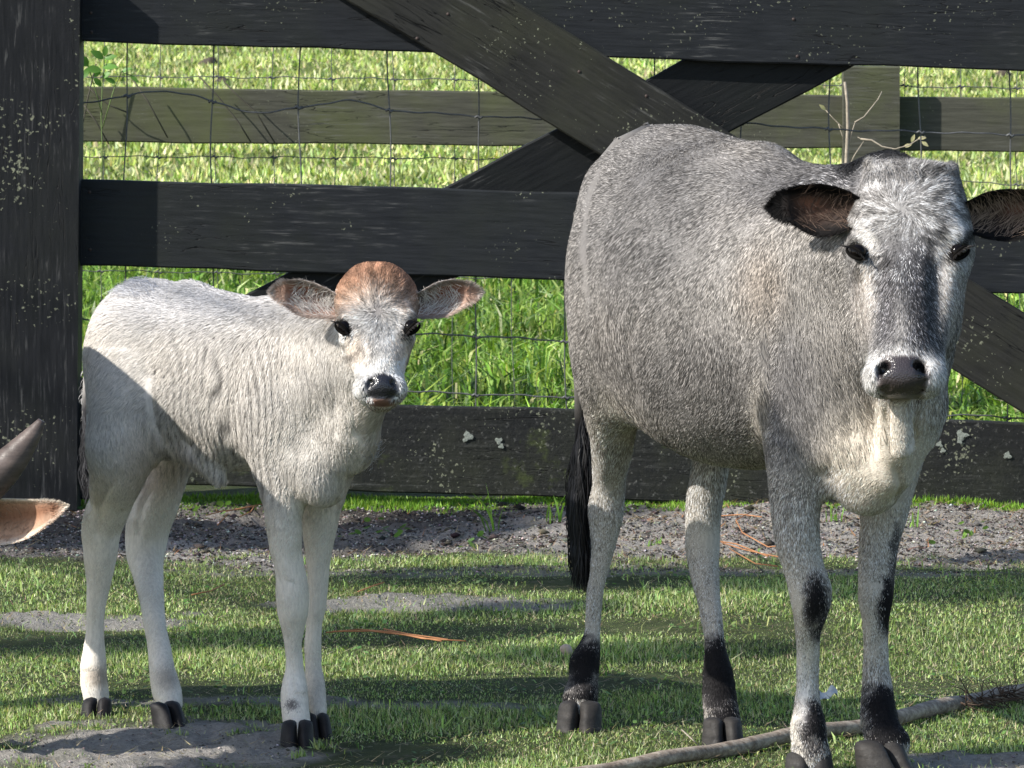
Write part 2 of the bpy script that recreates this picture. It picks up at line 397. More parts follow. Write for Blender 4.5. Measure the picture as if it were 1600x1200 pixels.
grass_mat = leaf_mat('grass_blade', .32)
def tints(n, cols, w, jit=.22):
    c = np.array(cols)[RNG.choice(len(cols), n, p=np.array(w)/sum(w))]
    return np.clip(c*(1+jit*RNG.normal(size=(n, 1)))*(1+.08*RNG.normal(size=(n, 3))), .005, .9)
def grass(name, label, n, xr, yr, hmin, hmax, w, cols, cw, lean=.5, seg=1, dens=None, wide=None, seed=1):
    y = RNG.uniform(*yr, n)
    if wide: x = RNG.uniform(-1, 1, n)*(y*wide)*np.where(RNG.random(n) < .14, 2.4, 1.)
    else: x = RNG.uniform(*xr, n)
    P = np.stack([x, y], 1); p = np.ones(n) if dens is None else dens(P)
    k = RNG.random(n) < p; P = P[k]; n = len(P)
    z = ground_z(P[:, 0], P[:, 1])-.002
    root = np.concatenate([P, z[:, None]], 1)
    a = RNG.uniform(0, 6.283, n)+.8*waves(P, 3, seed+40); tilt = np.abs(RNG.normal(0, lean, n))
    d = np.stack([np.cos(a)*np.sin(tilt), np.sin(a)*np.sin(tilt), np.cos(tilt)], 1); d[:, 2] = np.abs(d[:, 2])+.12; d /= np.linalg.norm(d, axis=1)[:, None]
    b = RNG.uniform(0, 6.283, n); side = np.stack([np.cos(b), np.sin(b), np.zeros(n)], 1)
    hh = (.75+.35*waves(P, 1.3, seed+2))*RNG.uniform(hmin, hmax, n)
    bend = np.stack([np.cos(a), np.sin(a), -.55+0*a], 1)*RNG.uniform(.5, 1.5, n)[:, None]
    tint = tints(n, cols, cw)*(1+.18*waves(P, .8, seed+3))[:, None]
    V, F, T = blades(root, d, hh, w*RNG.uniform(.6, 1.4, n), side, tint, bend, seg)
    o = fast_mesh(name, V, F, grass_mat, smooth=False, attrs={'tint': T})
    return tag(o, label, 'grass', kind='stuff')
LAWN = [(.16, .24, .07), (.28, .38, .12), (.42, .52, .22), (.56, .55, .35), (.06, .095, .035)]
def lawn_d(P):
    d = dirt_mask(P); return np.clip(1.02-1.12*d, 0, 1)*(.88+.12*sstep(-.9, .3, waves(P, 2.5, 31, 7, 2)))
grass('lawn_grass', 'short trampled turf the cattle stand on', 370000, (-1.35, 1.35), (9.4, 13.4), .006, .019, .0032, LAWN, [3.2, 4, 4, 2.6, 2.6], 1.25, 1, lawn_d, .108, 1)
grass('lawn_tufts', 'longer blades standing up from the trampled turf', 14000, (-1.35, 1.35), (9.4, 13.4), .015, .038, .0032, LAWN[:3], [3, 3, 3], .55, 2, lambda P: lawn_d(P)*sstep(-.1, .6, waves(P, 3.5, 33, 7, 2)), .108, 5)
MEAD = [(.12, .22, .03), (.20, .33, .05), (.34, .46, .12), (.05, .11, .018), (.50, .54, .26)]
grass('meadow_grass', 'tall lush grass growing behind the gate', 90000, None, (15.3, 25.5), .06, .19, .0085, MEAD, [4, 4, 3, 3, .8], .62, 2, lambda P: .55+.45*sstep(-.6, .6, waves(P, 1.0, 35, 7, 2)), .112, 9)
FAR = [(.33, .43, .10), (.46, .54, .19), (.68, .70, .36), (.10, .16, .045), (.66, .60, .38)]
grass('pasture_grass', 'bright short pasture grass sloping away behind the far fence', 190000, None, (24.5, 44), .03, .075, .019, FAR, [4, 4, 4, 3.2, 2], 1.35, 1, lambda P: .6+.4*sstep(-.6, .5, waves(P, .7, 37, 7, 2)), .112, 13)
# mossy strip under the gate
def moss_d(P): return sstep(-.7, .2, waves(P, 2.2, 39, 7, 2))*sstep(14.18, 14.36, P[:, 1]+.03*waves(P, 6, 38))
grass('moss', 'bright green moss and seedlings in the strip under the gate', 42000, (-1.4, 1.4), (14.20, 14.62), .008, .024, .006, [(.16, .30, .03), (.10, .20, .02), (.22, .34, .05)], [3, 2, 2], .7, 1, moss_d, None, 17)

# clods, crumbs and straw on the bare soil
def scatter(name, label, n, yr, size, cols, w, mat, seed, thr=.35, flat=.6, wide=.108, dens=None):
    y = RNG.uniform(*yr, n); x = RNG.uniform(-1, 1, n)*y*wide; P = np.stack([x, y], 1)
    k = (dirt_mask(P) > thr) & (RNG.random(n) < (.3+.7*sstep(-.6, .4, waves(P, 2.1, seed, 7, 2)))); P = P[k]; n = len(P)
    s = size*np.minimum(np.exp(.55*RNG.normal(size=n)), 2.2)
    ph = (1+5**.5)/2; I = np.array([(-1, 0, 0), (1, 0, 0), (0, -1, 0), (0, 1, 0), (0, 0, 1), (0, 0, -1)], float)
    F0 = np.array([(0, 2, 4), (2, 1, 4), (1, 3, 4), (3, 0, 4), (2, 0, 5), (1, 2, 5), (3, 1, 5), (0, 3, 5)])
    V = I[None]*(s[:, None, None]*RNG.uniform(.55, 1.3, (n, 6, 1)))+RNG.normal(size=(n, 6, 3))*s[:, None, None]*.18
    a = RNG.uniform(0, 6.28, n); ca, sa = np.cos(a)[:, None], np.sin(a)[:, None]
    V = np.stack([V[..., 0]*ca-V[..., 1]*sa, V[..., 0]*sa+V[..., 1]*ca, V[..., 2]*flat], -1)
    V += np.concatenate([P, (ground_z(P[:, 0], P[:, 1])+s*.15)[:, None]], 1)[:, None]
    F = (F0[None]+np.arange(n)[:, None, None]*6).reshape(-1, 3)
    o = fast_mesh(name, V.reshape(-1, 3), F, mat, smooth=True, attrs={'tint': np.repeat(tints(n, cols, w), 6, 0)})
    return tag(o, label, 'soil', kind='stuff')
m = N('soil_crumb'); o = m.n('ShaderNodeTexCoord').outputs['Object']
crumb_mat = m.done(m.bsdf(m.n('ShaderNodeAttribute', attribute_name='tint').outputs['Color'], .95, m.bump(m.noise(o, 400., 3, .6), .5, .002), .15))
scatter('soil_crumbs', 'crumbly dark soil and grit along the foot of the gate', 120000, (12.9, 14.5), .0023, [(.04, .034, .030), (.10, .09, .08), (.26, .24, .215), (.50, .47, .43)], [4, 3, 3, .8], crumb_mat, 51)
scatter('sand_grit', 'fine grit on the bare sandy patches in the turf', 26000, (9.9, 12.9), .0019, [(.10, .09, .08), (.26, .24, .215), (.46, .43, .39)], [3, 3, 1.5], crumb_mat, 52)
scatter('soil_clods', 'lumps of dark trampled earth along the foot of the gate', 1500, (13.1, 14.5), .0075, [(.045, .038, .033), (.09, .075, .065)], [3, 2], crumb_mat, 53, .5, .5)
n = 9000; y = RNG.uniform(12.95, 14.5, n); x = RNG.uniform(-1, 1, n)*y*.108; P = np.stack([x, y], 1); k = (dirt_mask(P) > .3) & (RNG.random(n) < .25+.75*sstep(-.2, .5, x)); P = P[k]; n = len(P)
a = RNG.uniform(0, 6.28, n); d = np.stack([np.cos(a), np.sin(a), RNG.uniform(0, .35, n)], 1); sd = np.stack([-np.sin(a), np.cos(a), 0*a], 1)
V, F, T = blades(np.concatenate([P, (ground_z(P[:, 0], P[:, 1])+.004)[:, None]], 1), d, RNG.uniform(.015, .06, n), RNG.uniform(.0015, .004, n), sd, tints(n, [(.45, .37, .24), (.30, .22, .14), (.16, .10, .07), (.40, .20, .10)], [3, 3, 2, 1]))
tag(fast_mesh('straw_litter', V, F, grass_mat, smooth=False, attrs={'tint': T}), 'dry straw and chaff strewn over the bare soil', 'litter', kind='stuff')

n = 7000; y = RNG.uniform(9.6, 13.3, n); x = RNG.uniform(-1, 1, n)*y*.108; P = np.stack([x, y], 1); k = RNG.random(n) < .9*lawn_d(P)*sstep(-.2, .9, waves(P, 2.8, 44, 7, 2)); P = P[k]; n = len(P)
a = RNG.uniform(0, 6.28, n); d = np.stack([np.cos(a), np.sin(a), RNG.uniform(.1, .7, n)], 1); d /= np.linalg.norm(d, axis=1)[:, None]; sd = np.stack([-np.sin(a), np.cos(a), 0*a], 1)
V, F, T = blades(np.concatenate([P, (ground_z(P[:, 0], P[:, 1])+.006)[:, None]], 1), d, RNG.uniform(.010, .020, n), RNG.uniform(.006, .011, n), sd, tints(n, [(.10, .19, .05), (.17, .27, .08), (.24, .30, .12)], [3, 3, 1]), np.stack([np.cos(a), np.sin(a), 0*a-.6], 1)*.8, 2)
tag(fast_mesh('turf_weeds', V, F, grass_mat, smooth=False, attrs={'tint': T}), 'small broad leaved weeds mixed into the trampled turf', 'weeds', kind='stuff')
n = 9000; y = RNG.uniform(9.6, 13.3, n); x = RNG.uniform(-1, 1, n)*y*.108; P = np.stack([x, y], 1); n = len(P)
a = RNG.uniform(0, 6.28, n); d = np.stack([np.cos(a), np.sin(a), RNG.uniform(0, .4, n)], 1); sd = np.stack([-np.sin(a), np.cos(a), 0*a], 1)
V, F, T = blades(np.concatenate([P, (ground_z(P[:, 0], P[:, 1])+.008)[:, None]], 1), d, RNG.uniform(.012, .045, n), RNG.uniform(.0012, .0026, n), sd, tints(n, [(.50, .44, .28), (.38, .32, .18), (.24, .17, .10)], [3, 3, 2]))
tag(fast_mesh('dead_thatch', V, F, grass_mat, smooth=False, attrs={'tint': T}), 'dead straw coloured blades lying in the turf', 'thatch', kind='stuff')

# ------------------------------------------------------------ boards, posts, wires
GY0 = 14.40           # front of the gate boards
black_wood = wood_mat('black_painted_board', (.016, .018, .021), (.022, .025, .020), .75)
black_post = wood_mat('black_painted_post', (.011, .012, .014), (.016, .018, .015), 1.3, vertical=True)
brace_wood = wood_mat('mossy_black_brace', (.022, .022, .020), (.040, .042, .026), .8, 1.1)
mold_wood = wood_mat('mouldy_black_board', (.015, .016, .016), (.035, .038, .024), 1.0, 1.2, .62, .85)
back_black = wood_mat('shaded_black_brace', (.008, .009, .010), (.010, .012, .011), .15)  # darker copy of the black paint; the rear brace's shade is in its colour
grey_wood = wood_mat('weathered_grey_board', (.070, .070, .055), (.095, .11, .04), .6, 1.1, .7)
def plank(name, px, Y, th, mat, parent, z0=None, wav=.0026, tex_rot=None):
    """board: front corners given as photo points on the plane at distance Y (top-left, top-right, bottom-right, bottom-left)"""
    C = [at(*p, Y) for p in px]
    n = max(6, min(40, int(np.linalg.norm(C[1]-C[0])/.12)))
    t = np.linspace(0, 1, n)[:, None]
    top = C[0]*(1-t)+C[1]*t; bot = C[3]*(1-t)+C[2]*t
    ax = C[1]-C[0]; ax /= np.linalg.norm(ax); up = (C[0]-C[3]); up -= up@ax*ax; up /= np.linalg.norm(up); nrm = np.cross(ax, up); nrm = nrm if nrm[1] < 0 else -nrm
    b = .004; rnd = lambda s: (np.sin(t*17*s+RNG.uniform(0, 6))*.6+np.sin(t*43*s+RNG.uniform(0, 6))*.4)*wav
    top = top+up*rnd(1); bot = bot+up*rnd(1.3)
    prof = [top-up*b, bot+up*b, bot-nrm*b, bot-nrm*(th-b), bot+up*b-nrm*th, top-up*b-nrm*th, top-nrm*(th-b), top-nrm*b]
    prof[0] = prof[0]+nrm*.0; V = np.stack(prof, 1).reshape(-1, 3)
    s = 8; i = np.arange(n-1)[:, None]*s; j = np.arange(s)[None]; k = (j+1) % s
    F = np.stack([i+j, i+k, i+s+k, i+s+j], -1).reshape(-1, 4)
    caps = np.array([list(range(s))[::-1], [(n-1)*s+q for q in range(s)]])
    V2 = V-V.mean(0)
    # local frame along the board so that the grain follows it
    ang = math.atan2(ax[2], ax[0]) if tex_rot is None else tex_rot
    ca, sa = math.cos(-ang), math.sin(-ang)
    V2 = np.stack([V2[:, 0]*ca-V2[:, 2]*sa, V2[:, 1], V2[:, 0]*sa+V2[:, 2]*ca], 1)
    o = fast_mesh(name, V2, [F[:, ::-1], caps[:, ::-1]], mat, parent, False)
    o.location = V.mean(0)-(np.array(parent.location) if parent is not None else 0); o.rotation_euler = (0, -ang, 0)
    return o
gate = thing('wooden_gate', 'black painted board gate with crossed diagonal braces behind the cattle', 'gate', loc=tuple(at(800, 792, GY0)*[1, 1, 0]))
plank('board', [(96, -70), (1700, -40), (1700, 114), (96, 64)], GY0, .030, black_wood, gate)
plank('board', [(96, 279), (1700, 322), (1700, 463), (96, 414)], GY0, .030, black_wood, gate)
plank('board', [(112, 618), (1700, 664), (1700, 806), (112, 752)], GY0+.002, .032, mold_wood, gate)
plank('board', [(112, 592), (150, 594), (150, 780), (112, 780)], GY0+.034, .03, black_wood, gate, tex_rot=0)
plank('diagonal_brace', [(480, -198), (1720, 561), (1720, 719), (480, -38)], GY0-.032, .030, brace_wood, gate)
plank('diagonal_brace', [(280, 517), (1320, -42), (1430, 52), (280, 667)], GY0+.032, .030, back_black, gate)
# lichen rosettes on the bottom board
lich = plain_mat('pale_lichen', (.22, .24, .21), .95, .05, .6, .6, 200.)
for px, py, r in ((731, 683, 8), (779, 689, 6), (783, 697, 4), (1503, 680, 9), (1468, 694, 5), (1473, 704, 4), (1574, 712, 6), (1500, 690, 4), (905, 735, 4)):
    c = at(px, py, GY0-.001); k = 14; an = np.arange(k)*2*np.pi/k; rr = r/630*(1+.30*np.sin(an*3+px)+.18*RNG.normal(size=k).clip(-1, 1))
    ring = np.stack([np.cos(an)*rr, 0*an-.0005, np.sin(an)*rr*.9], 1); inner = ring*.7+[0, -.0006, 0]
    V = np.concatenate([ring, inner, [[0, -.0002, 0]]]); j = np.arange(k); q = (j+1) % k
    tag(fast_mesh('lichen', V+c, [np.stack([j, q, k+q, k+j], 1), np.stack([k+j, k+q, 0*j+2*k], 1)], lich, gate, True, origin=c))
post = thing('gate_post', 'thick black gate post at the left edge with pale lichen flecks', 'post', loc=tuple(at(40, 772, GY0-.15)*[1, 1, 0]))
plank('shaft', [(-75, -60), (125, -60), (120, 800), (-75, 800)], GY0-.09, .15, black_post, post, wav=.001, tex_rot=0)

nail = plain_mat('rusty_nail', (.05, .035, .03), .6, .3)
for px, py in ((142, 20), (143, 50), (140, 300), (141, 390), (146, 640), (147, 730), (652, 60), (905, 112), (1010, 150), (1240, 30), (1246, 88), (700, 22)):
    c = at(px, py, GY0-.0005 if px < 600 or px > 1100 else GY0-.0325); an = np.arange(8)*2*np.pi/8; rr = .0042
    V = np.concatenate([np.stack([np.cos(an)*rr, 0*an, np.sin(an)*rr], 1), np.stack([np.cos(an)*rr*.7, 0*an-.0016, np.sin(an)*rr*.7], 1), [[0, -.0019, 0]]]); j = np.arange(8); q = (j+1) % 8
    fast_mesh('nail', V+c, [np.stack([j, q, 8+q, 8+j], 1), np.stack([8+j, 8+q, 0*j+16], 1)], nail, gate, True, origin=c)
far_fence = thing('board_fence', 'weathered grey board fence standing behind the gate', 'fence', loc=tuple(at(1360, 658, 16.8)*[1, 1, 0]))
FY = 16.8
plank('board', [(-120, 133), (1322, 150), (1322, 232), (-120, 220)], FY, .025, grey_wood, far_fence)
plank('board', [(1400, 151), (1760, 154), (1760, 238), (1400, 236)], FY, .025, grey_wood, far_fence)
plank('board', [(-120, 300), (1322, 322), (1322, 404), (-120, 386)], FY, .025, grey_wood, far_fence)
plank('board', [(1400, 323), (1760, 326), (1760, 408), (1400, 406)], FY, .025, grey_wood, far_fence)
plank('post', [(1318, 104), (1406, 104), (1404, 690), (1318, 690)], FY-.06, .10, grey_wood, far_fence, tex_rot=0)
plank('post', [(60, 92), (104, 92), (104, 680), (60, 680)], FY+.03, .10, grey_wood, far_fence, tex_rot=0)

wire_mat = plain_mat('galvanised_wire', (.085, .088, .09), .5, .5, .2, .4, 60.)
def wire_fence(label, Y, hor, ver, r, top, bot):
    w = thing('wire_fence', label, 'wire fence', loc=tuple(at(800, 780, Y)*[1, 1, 0])); kn = []
    lines = []
    for h in hor:
        xs = np.arange(h[0][0], h[-1][0]+1, 9.); ys = np.array([curve(x, [q[0] for q in h], [q[1] for q in h]) for x in xs])+1.1*np.sin(xs/19.)+.7*np.sin(xs/7.3)
        lines.append((xs, ys)); tube_obj('wire', [at(x, y, Y+.002*math.sin(x/31)) for x, y in zip(xs, ys)], r, wire_mat, w, 5)
    for i, x0 in enumerate(ver):
        ys = np.arange(top, bot, 16.); xs = x0+3*np.sin(ys/90+i)+1.3*np.sin(ys/33+i*2)
        tube_obj('wire', [at(x, y, Y+.003) for x, y in zip(xs, ys)], r*.9, wire_mat, w, 5)
        for hx, hy in lines:
            if hx[0] < x0 < hx[-1]:
                y = float(np.interp(x0, hx, hy)); x = float(np.interp(y, ys, xs)); kn.append((x, y))
    Vs, Fs, Cs = [], [], []; off = 0
    for x, y in kn:
        V, F, C = tube([at(x-6, y+1, Y-.002), at(x-2, y-2, Y-.003), at(x+2, y+2, Y-.003), at(x+6, y-1, Y-.002)], r*1.7, 5)
        Vs.append(V); Fs.append(F+off); Cs.append(C+off); off += len(V)
    k = fast_mesh('wire_knots', np.concatenate(Vs), [np.concatenate(Fs), np.concatenate(Cs)], wire_mat, w); k['kind'] = 'stuff'
    return w
wire_fence('twisted wire mesh stretched just behind the black gate', GY0+.10,
    [[(90, 166), (200, 150), (250, 142), (290, 146), (335, 160), (410, 176), (470, 168), (545, 157), (605, 171), (742, 181), (850, 186), (980, 188), (1160, 193), (1297, 202), (1437, 206), (1640, 212)],
     [(90, 336), (1640, 372)], [(90, 494), (150, 500), (640, 521), (745, 525), (890, 533), (1640, 566)], [(90, 584), (640, 611), (745, 616), (905, 621), (1460, 648), (1540, 650), (1640, 656)]],
    [60, 197, 333, 470, 609, 746, 884, 1021, 1160, 1299, 1438, 1577], .0021, 40, 770)
wire_fence('finer wire mesh fixed along the far grey fence', FY+.04,
    [[(0, 119), (400, 121), (745, 125), (1000, 130), (1640, 138)], [(0, 244), (745, 248), (1640, 291)], [(0, 420), (1640, 450)]],
    [160, 249, 340, 428, 522, 614, 708, 800, 941, 1040, 1130, 1224, 1315, 1412, 1500, 1590], .0015, 60, 640)

# ------------------------------------------------------------ small plants and litter
twig_mat = plain_mat('bare_twig', (.34, .30, .24), .8, .2, .4, .35, 90.)
green_leaf = leaf_mat('green_leaf', .4, .45)
def leaf_quad(base, d, L, W, up, tint, name, parent, mat, bend=.15):
    d = np.array(d, float); d /= np.linalg.norm(d); s = np.cross(d, up); s /= np.linalg.norm(s); nn = np.cross(s, d)
    prof = [(0, .08), (.22, .75), (.5, 1.), (.78, .62), (1., .02)]
    V = []
    for t, w in prof:
        c = np.array(base)+d*L*t-nn*L*bend*t*t
        V += [c-s*W*w*.5+nn*W*.12*w, c, c+s*W*w*.5+nn*W*.12*w]
    F = [(3*i+j, 3*i+j+1, 3*i+j+4, 3*i+j+3) for i in range(4) for j in (0, 1)]
    return fast_mesh(name, V, np.array(F), mat, parent, True, {'tint': np.tile(np.array(tint), (len(V), 1))}, origin=base)
sap = thing('bare_sapling', 'thin leafless sapling growing between the gate and far fence', 'sapling', loc=tuple(at(1327, 700, GY0+.5)*[1, 1, 0]))
def tw(pts, r, Y=GY0+.5, dy=0): return tube_obj('twig', [at(x, y, Y+dy*i) for i, (x, y) in enumerate(pts)], np.linspace(r, r*.45, len(pts)), twig_mat, sap, 6)
tube_obj('stem', [at(x, y, GY0+.5) for x, y in ((1330, 720), (1326, 600), (1322, 480), (1320, 380), (1321, 300), (1323, 245), (1325, 200), (1324, 160), (1320, 128))], np.linspace(.009, .0035, 9), twig_mat, sap, 7)
tw([(1324, 205), (1312, 195), (1302, 185), (1290, 172)], .0022); tw([(1310, 193), (1316, 212), (1318, 220)], .0015)
tw([(1336, 191), (1350, 183), (1362, 168), (1372, 155), (1378, 143)], .0024, dy=.01); tw([(1323, 240), (1330, 210), (1336, 191)], .0026)
tw([(1326, 262), (1335, 243), (1350, 220), (1340, 214)], .0022); tw([(1345, 217), (1362, 219), (1378, 229), (1398, 233), (1420, 227), (1436, 217), (1446, 213)], .0026, dy=-.008)
for px, py, a in ((1412, 229, .3), (1424, 222, 1.2), (1434, 216, .1), (1440, 221, -.6), (1290, 172, 2.4)):
    leaf_quad(at(px, py, GY0+.48), (math.cos(a), -.3, math.sin(a)), .022, .010, (0, -1, .3), (.55, .50, .30), 'dry_leaf', sap, green_leaf)
def weed(name, label, cat, px, py, Y, stems, group=None):
    """stems: list of (points, leaves) with leaves (px, py, angle, length, width)"""
    t = thing(name, label, cat, group, loc=tuple(at(px, py, Y)))
    for pts, lv in stems:
        tube_obj('stem', [at(x, y, Y) for x, y in pts], .0014, green_stem, t, 5)
        for x, y, a, L, W in lv:
            leaf_quad(at(x, y, Y), (math.cos(a), -.35, math.sin(a)), L, W, (0, -.8, .6), np.array((.12, .27, .05))*random.uniform(.8, 1.4), 'leaf', t, green_leaf)
    return t
green_stem = plain_mat('green_stem', (.13, .20, .06), .6)
weed('leafy_weed', 'broad leaved green weed climbing beside the gate post', 'weed', 160, 330, GY0+.45,
     [([(158, 330), (160, 240), (158, 180), (160, 130), (163, 90)], [(163, 92, .3, .035, .02), (162, 92, 2.5, .04, .024), (160, 105, .1, .042, .022), (159, 110, 3.0, .045, .026), (160, 122, .7, .03, .018), (158, 135, 2.2, .03, .018), (163, 88, 1.4, .03, .016)]),
      ([(160, 200), (178, 140), (190, 112), (205, 118)], [(190, 112, .4, .03, .014), (203, 118, -.6, .032, .012), (180, 130, 2.6, .03, .016)]),
      ([(160, 180), (146, 130), (138, 104)], [(138, 104, 2.2, .04, .026), (140, 110, 3.8, .034, .022), (146, 120, .6, .026, .014)])])
# grass tufts and creeping weeds on the bare strip
def tuft(label, px, py, n, L, spread, cols, cat='grass tuft', name='grass_tuft', w=.004, group=None):
    Y = (CAMZ-.02)*FPX/(py-HOR); base = at(px, py, Y); base[2] = ground_z(base[0], base[1])[0]
    t = thing(name, label, cat, group, loc=tuple(base))
    for i in range(n):
        a = RNG.uniform(0, 6.28); l = L*RNG.uniform(.5, 1.1); tl = RNG.uniform(.1, spread); r0 = base+np.array([RNG.normal()*.012, RNG.normal()*.012, -.002])
        u = np.linspace(0, 1, 5); d = np.array([math.cos(a), math.sin(a), 0])
        pts = r0+u[:, None]*l*np.array([0, 0, 1.])*(1-.35*tl*u[:, None])+d*(u[:, None]**1.6)*l*tl
        wv = w*np.array([.7, 1., .9, .6, .05])*RNG.uniform(.7, 1.3); s = np.array([-math.sin(a), math.cos(a), 0])*.5
        V = np.stack([pts-s*wv[:, None], pts+s*wv[:, None]], 1).reshape(-1, 3)
        F = np.array([(2*q, 2*q+1, 2*q+3, 2*q+2) for q in range(4)])
        c = np.array(cols[RNG.integers(len(cols))])*RNG.uniform(.8, 1.25)
        fast_mesh('blade', V, F, grass_mat, t, True, {'tint': np.tile(c, (10, 1))}, origin=r0)
    return t
GR = [(.14, .28, .04), (.20, .36, .06), (.10, .20, .03)]
tuft('small spiky tuft on the dirt left of the black tail of the grey cow', 703, 872, 11, .035, .7, [(.28, .34, .10), (.36, .36, .16)])
tuft('arching long bladed tuft under the bottom board between calf and grey cow', 770, 812, 5, .13, 1.1, GR, w=.007)
tuft('arching green tuft under the bottom board just left of the black tail', 868, 806, 7, .10, .9, GR, w=.006)
tuft('bright low green tuft between the grey cow hind legs', 1018, 846, 12, .040, .9, GR)
tuft('upright green tuft behind the knee gap between the grey cow front legs', 1301, 806, 9, .055, .5, GR)
tuft('upright green tuft right of the grey cow left front leg under the gate', 1428, 812, 8, .06, .5, GR)
tuft('short pale tuft on the dirt at the right of the grey cow', 1452, 862, 12, .035, .8, [(.22, .30, .10), (.3, .32, .15)])
tuft('low broad green tuft at the foot of the gate right of the cow', 1508, 822, 8, .03, .9, GR, w=.007)
tuft('single tall green tuft rising beside the bare sapling', 1306, 262, 1, .01, .5, GR) if False else None
for i, (cx, cy, n, lab) in enumerate(((615, 835, 16, 'round leaved creeping weed on the dark dirt below the calf chin'), (150, 792, 16, 'round leaved creeping weed at the foot of the left gate post'), (330, 800, 8, 'round leaved creeping weed under the calf belly'), (735, 848, 5, 'tiny round leaved weed on the dirt near the spiky tuft'), (1515, 838, 6, 'round leaved creeping weed at the far right under the gate'))):
    Y = 1.5*FPX/(cy-HOR); b = at(cx, cy, Y); t = thing('creeping_weed', lab, 'weed', loc=(b[0], b[1], ground_z(b[0], b[1])[0]))
    for q in range(n):
        x = b[0]+RNG.normal()*.05; y = b[1]+RNG.normal()*.16; z = ground_z(x, y)[0]+.014; r = RNG.uniform(.006, .011); k = 9; an = np.arange(k)*2*np.pi/k
        tilt = RNG.normal(size=2)*.35; V = np.stack([np.cos(an)*r, np.sin(an)*r, np.cos(an)*r*tilt[0]+np.sin(an)*r*(tilt[1]-.3)], 1); V = np.concatenate([V, [[0, 0, -.002]]])+[x, y, z]
        j = np.arange(k); fast_mesh('leaf', V, np.stack([j, (j+1) % k, 0*j+k], 1), green_leaf, t, True, {'tint': np.tile(np.array((.12, .22, .07))*RNG.uniform(.7, 1.4), (k+1, 1))}, origin=(x, y, z))

streak_dark = plain_mat('streak_dark', (.07, .065, .05), .8, .2)  # dark stems added for shadow streaks on the far boards; the first is a twig
shadow_streak = thing('streak_stems', 'dry twig and added dark stems for shadow streaks, before the far fence at left', 'shadow_streak', loc=tuple(at(170, 640, FY-.1)))
for q in ([(136, 134), (150, 148), (172, 165), (200, 176)], [(128, 160), (150, 190), (170, 225)], [(150, 100), (138, 150), (128, 200), (124, 260)], [(205, 120), (232, 160), (262, 215)], [(310, 118), (340, 150), (372, 190), (392, 222)], [(350, 128), (372, 150), (400, 175), (430, 224)]):
    tube_obj('stem', [at(x, y, FY-.05) for x, y in q], .0022, streak_dark, shadow_streak, 5)
for lab, px, py in (('grass blades crowding the calf far left hoof', 150, 1124), ('grass blades round the calf second hoof from the left', 275, 1138), ('grass blades in front of the calf foremost hoof', 468, 1166), ('grass blades in front of the calf rightmost hoof', 506, 1154), ('grass blades in front of the grey cow leftmost hoof', 903, 1142), ('grass blades in front of the grey cow second hoof from the left', 1133, 1170), ('grass blades beside the grey cow third hoof from the left', 1225, 1205), ('grass blades beside the grey cow rightmost hoof', 1455, 1212)):
    tuft(lab, px, py, 26, .024, .9, [(.16, .24, .07), (.25, .34, .11), (.36, .42, .2)], w=.0032)
# fallen palm stalk, paper scrap, pebble, needles
def gp(px, py, z=0.):
    d = CF+(px-800)/FPX*np.array([1., 0, 0])-(py-600)/FPX*CU; t = (z-CAMZ)/d[2]; return d*t+np.array([0, 0, CAMZ])
m = N('dry_palm_stalk'); o = m.n('ShaderNodeTexCoord').outputs['Object']; gv = m.n('ShaderNodeMapping', {'Vector': o, 'Scale': (5, 60, 60)}).outputs[0]
g1 = m.noise(gv, 1.5, 6, .7); g2 = m.noise(o, 22., 5, .7)
c = m.mix(m.ramp(g1, [(.35, 0.), (.65, 1.)]), (.16, .12, .09), (.44, .38, .31)); c = m.mix(m.ramp(g2, [(.52, 0.), (.72, .8)]), c, (.09, .065, .05))
stalk_mat = m.done(m.bsdf(c, .75, m.bump(m.math('ADD', g1, g2), .8, .004), .3))
branch = thing('fallen_palm_stalk', 'long dry grey brown palm stalk lying across the lower right turf', 'branch', loc=tuple(gp(1270, 1165)))
pp = [(760, 1232), (850, 1216), (930, 1204), (1030, 1189), (1120, 1172), (1200, 1156), (1280, 1143), (1360, 1131), (1430, 1116), (1500, 1097), (1560, 1086), (1640, 1079), (1760, 1070)]
pts = np.array([gp(x, y, .015) for x, y in pp]); tt = np.linspace(0, 1, 60); ti = np.linspace(0, 1, len(pts))
pts = np.stack([np.interp(tt, ti, pts[:, q]) for q in range(3)], 1); pts[:, 2] += .003*np.sin(tt*30)
V, F, C = tube(pts, (.0125+.003*tt)*(1+.06*np.sin(tt*55)+.04*np.sin(tt*131)), 14)
fast_mesh('stalk', V, [F, C], stalk_mat, branch)
fib = plain_mat('dark_fibre', (.085, .060, .045), .9, .1)
for q in range(70):
    u = RNG.uniform(0, 1); b = gp(1500+u*90, 1098-u*16+RNG.normal()*3, .022); a = RNG.uniform(-.9, .7) if RNG.random() < .75 else RNG.uniform(1.4, 2.6)
    l = RNG.uniform(.02, .065); e = b+np.array([math.cos(a)*l, RNG.normal()*.02, math.sin(a)*l*.8]); mmid = (b+e)/2+RNG.normal(size=3)*.004
    e[2] = max(e[2], .004); tube_obj('fibre', [b, mmid, e], [.0013, .001, .0004], fib, branch, 4)
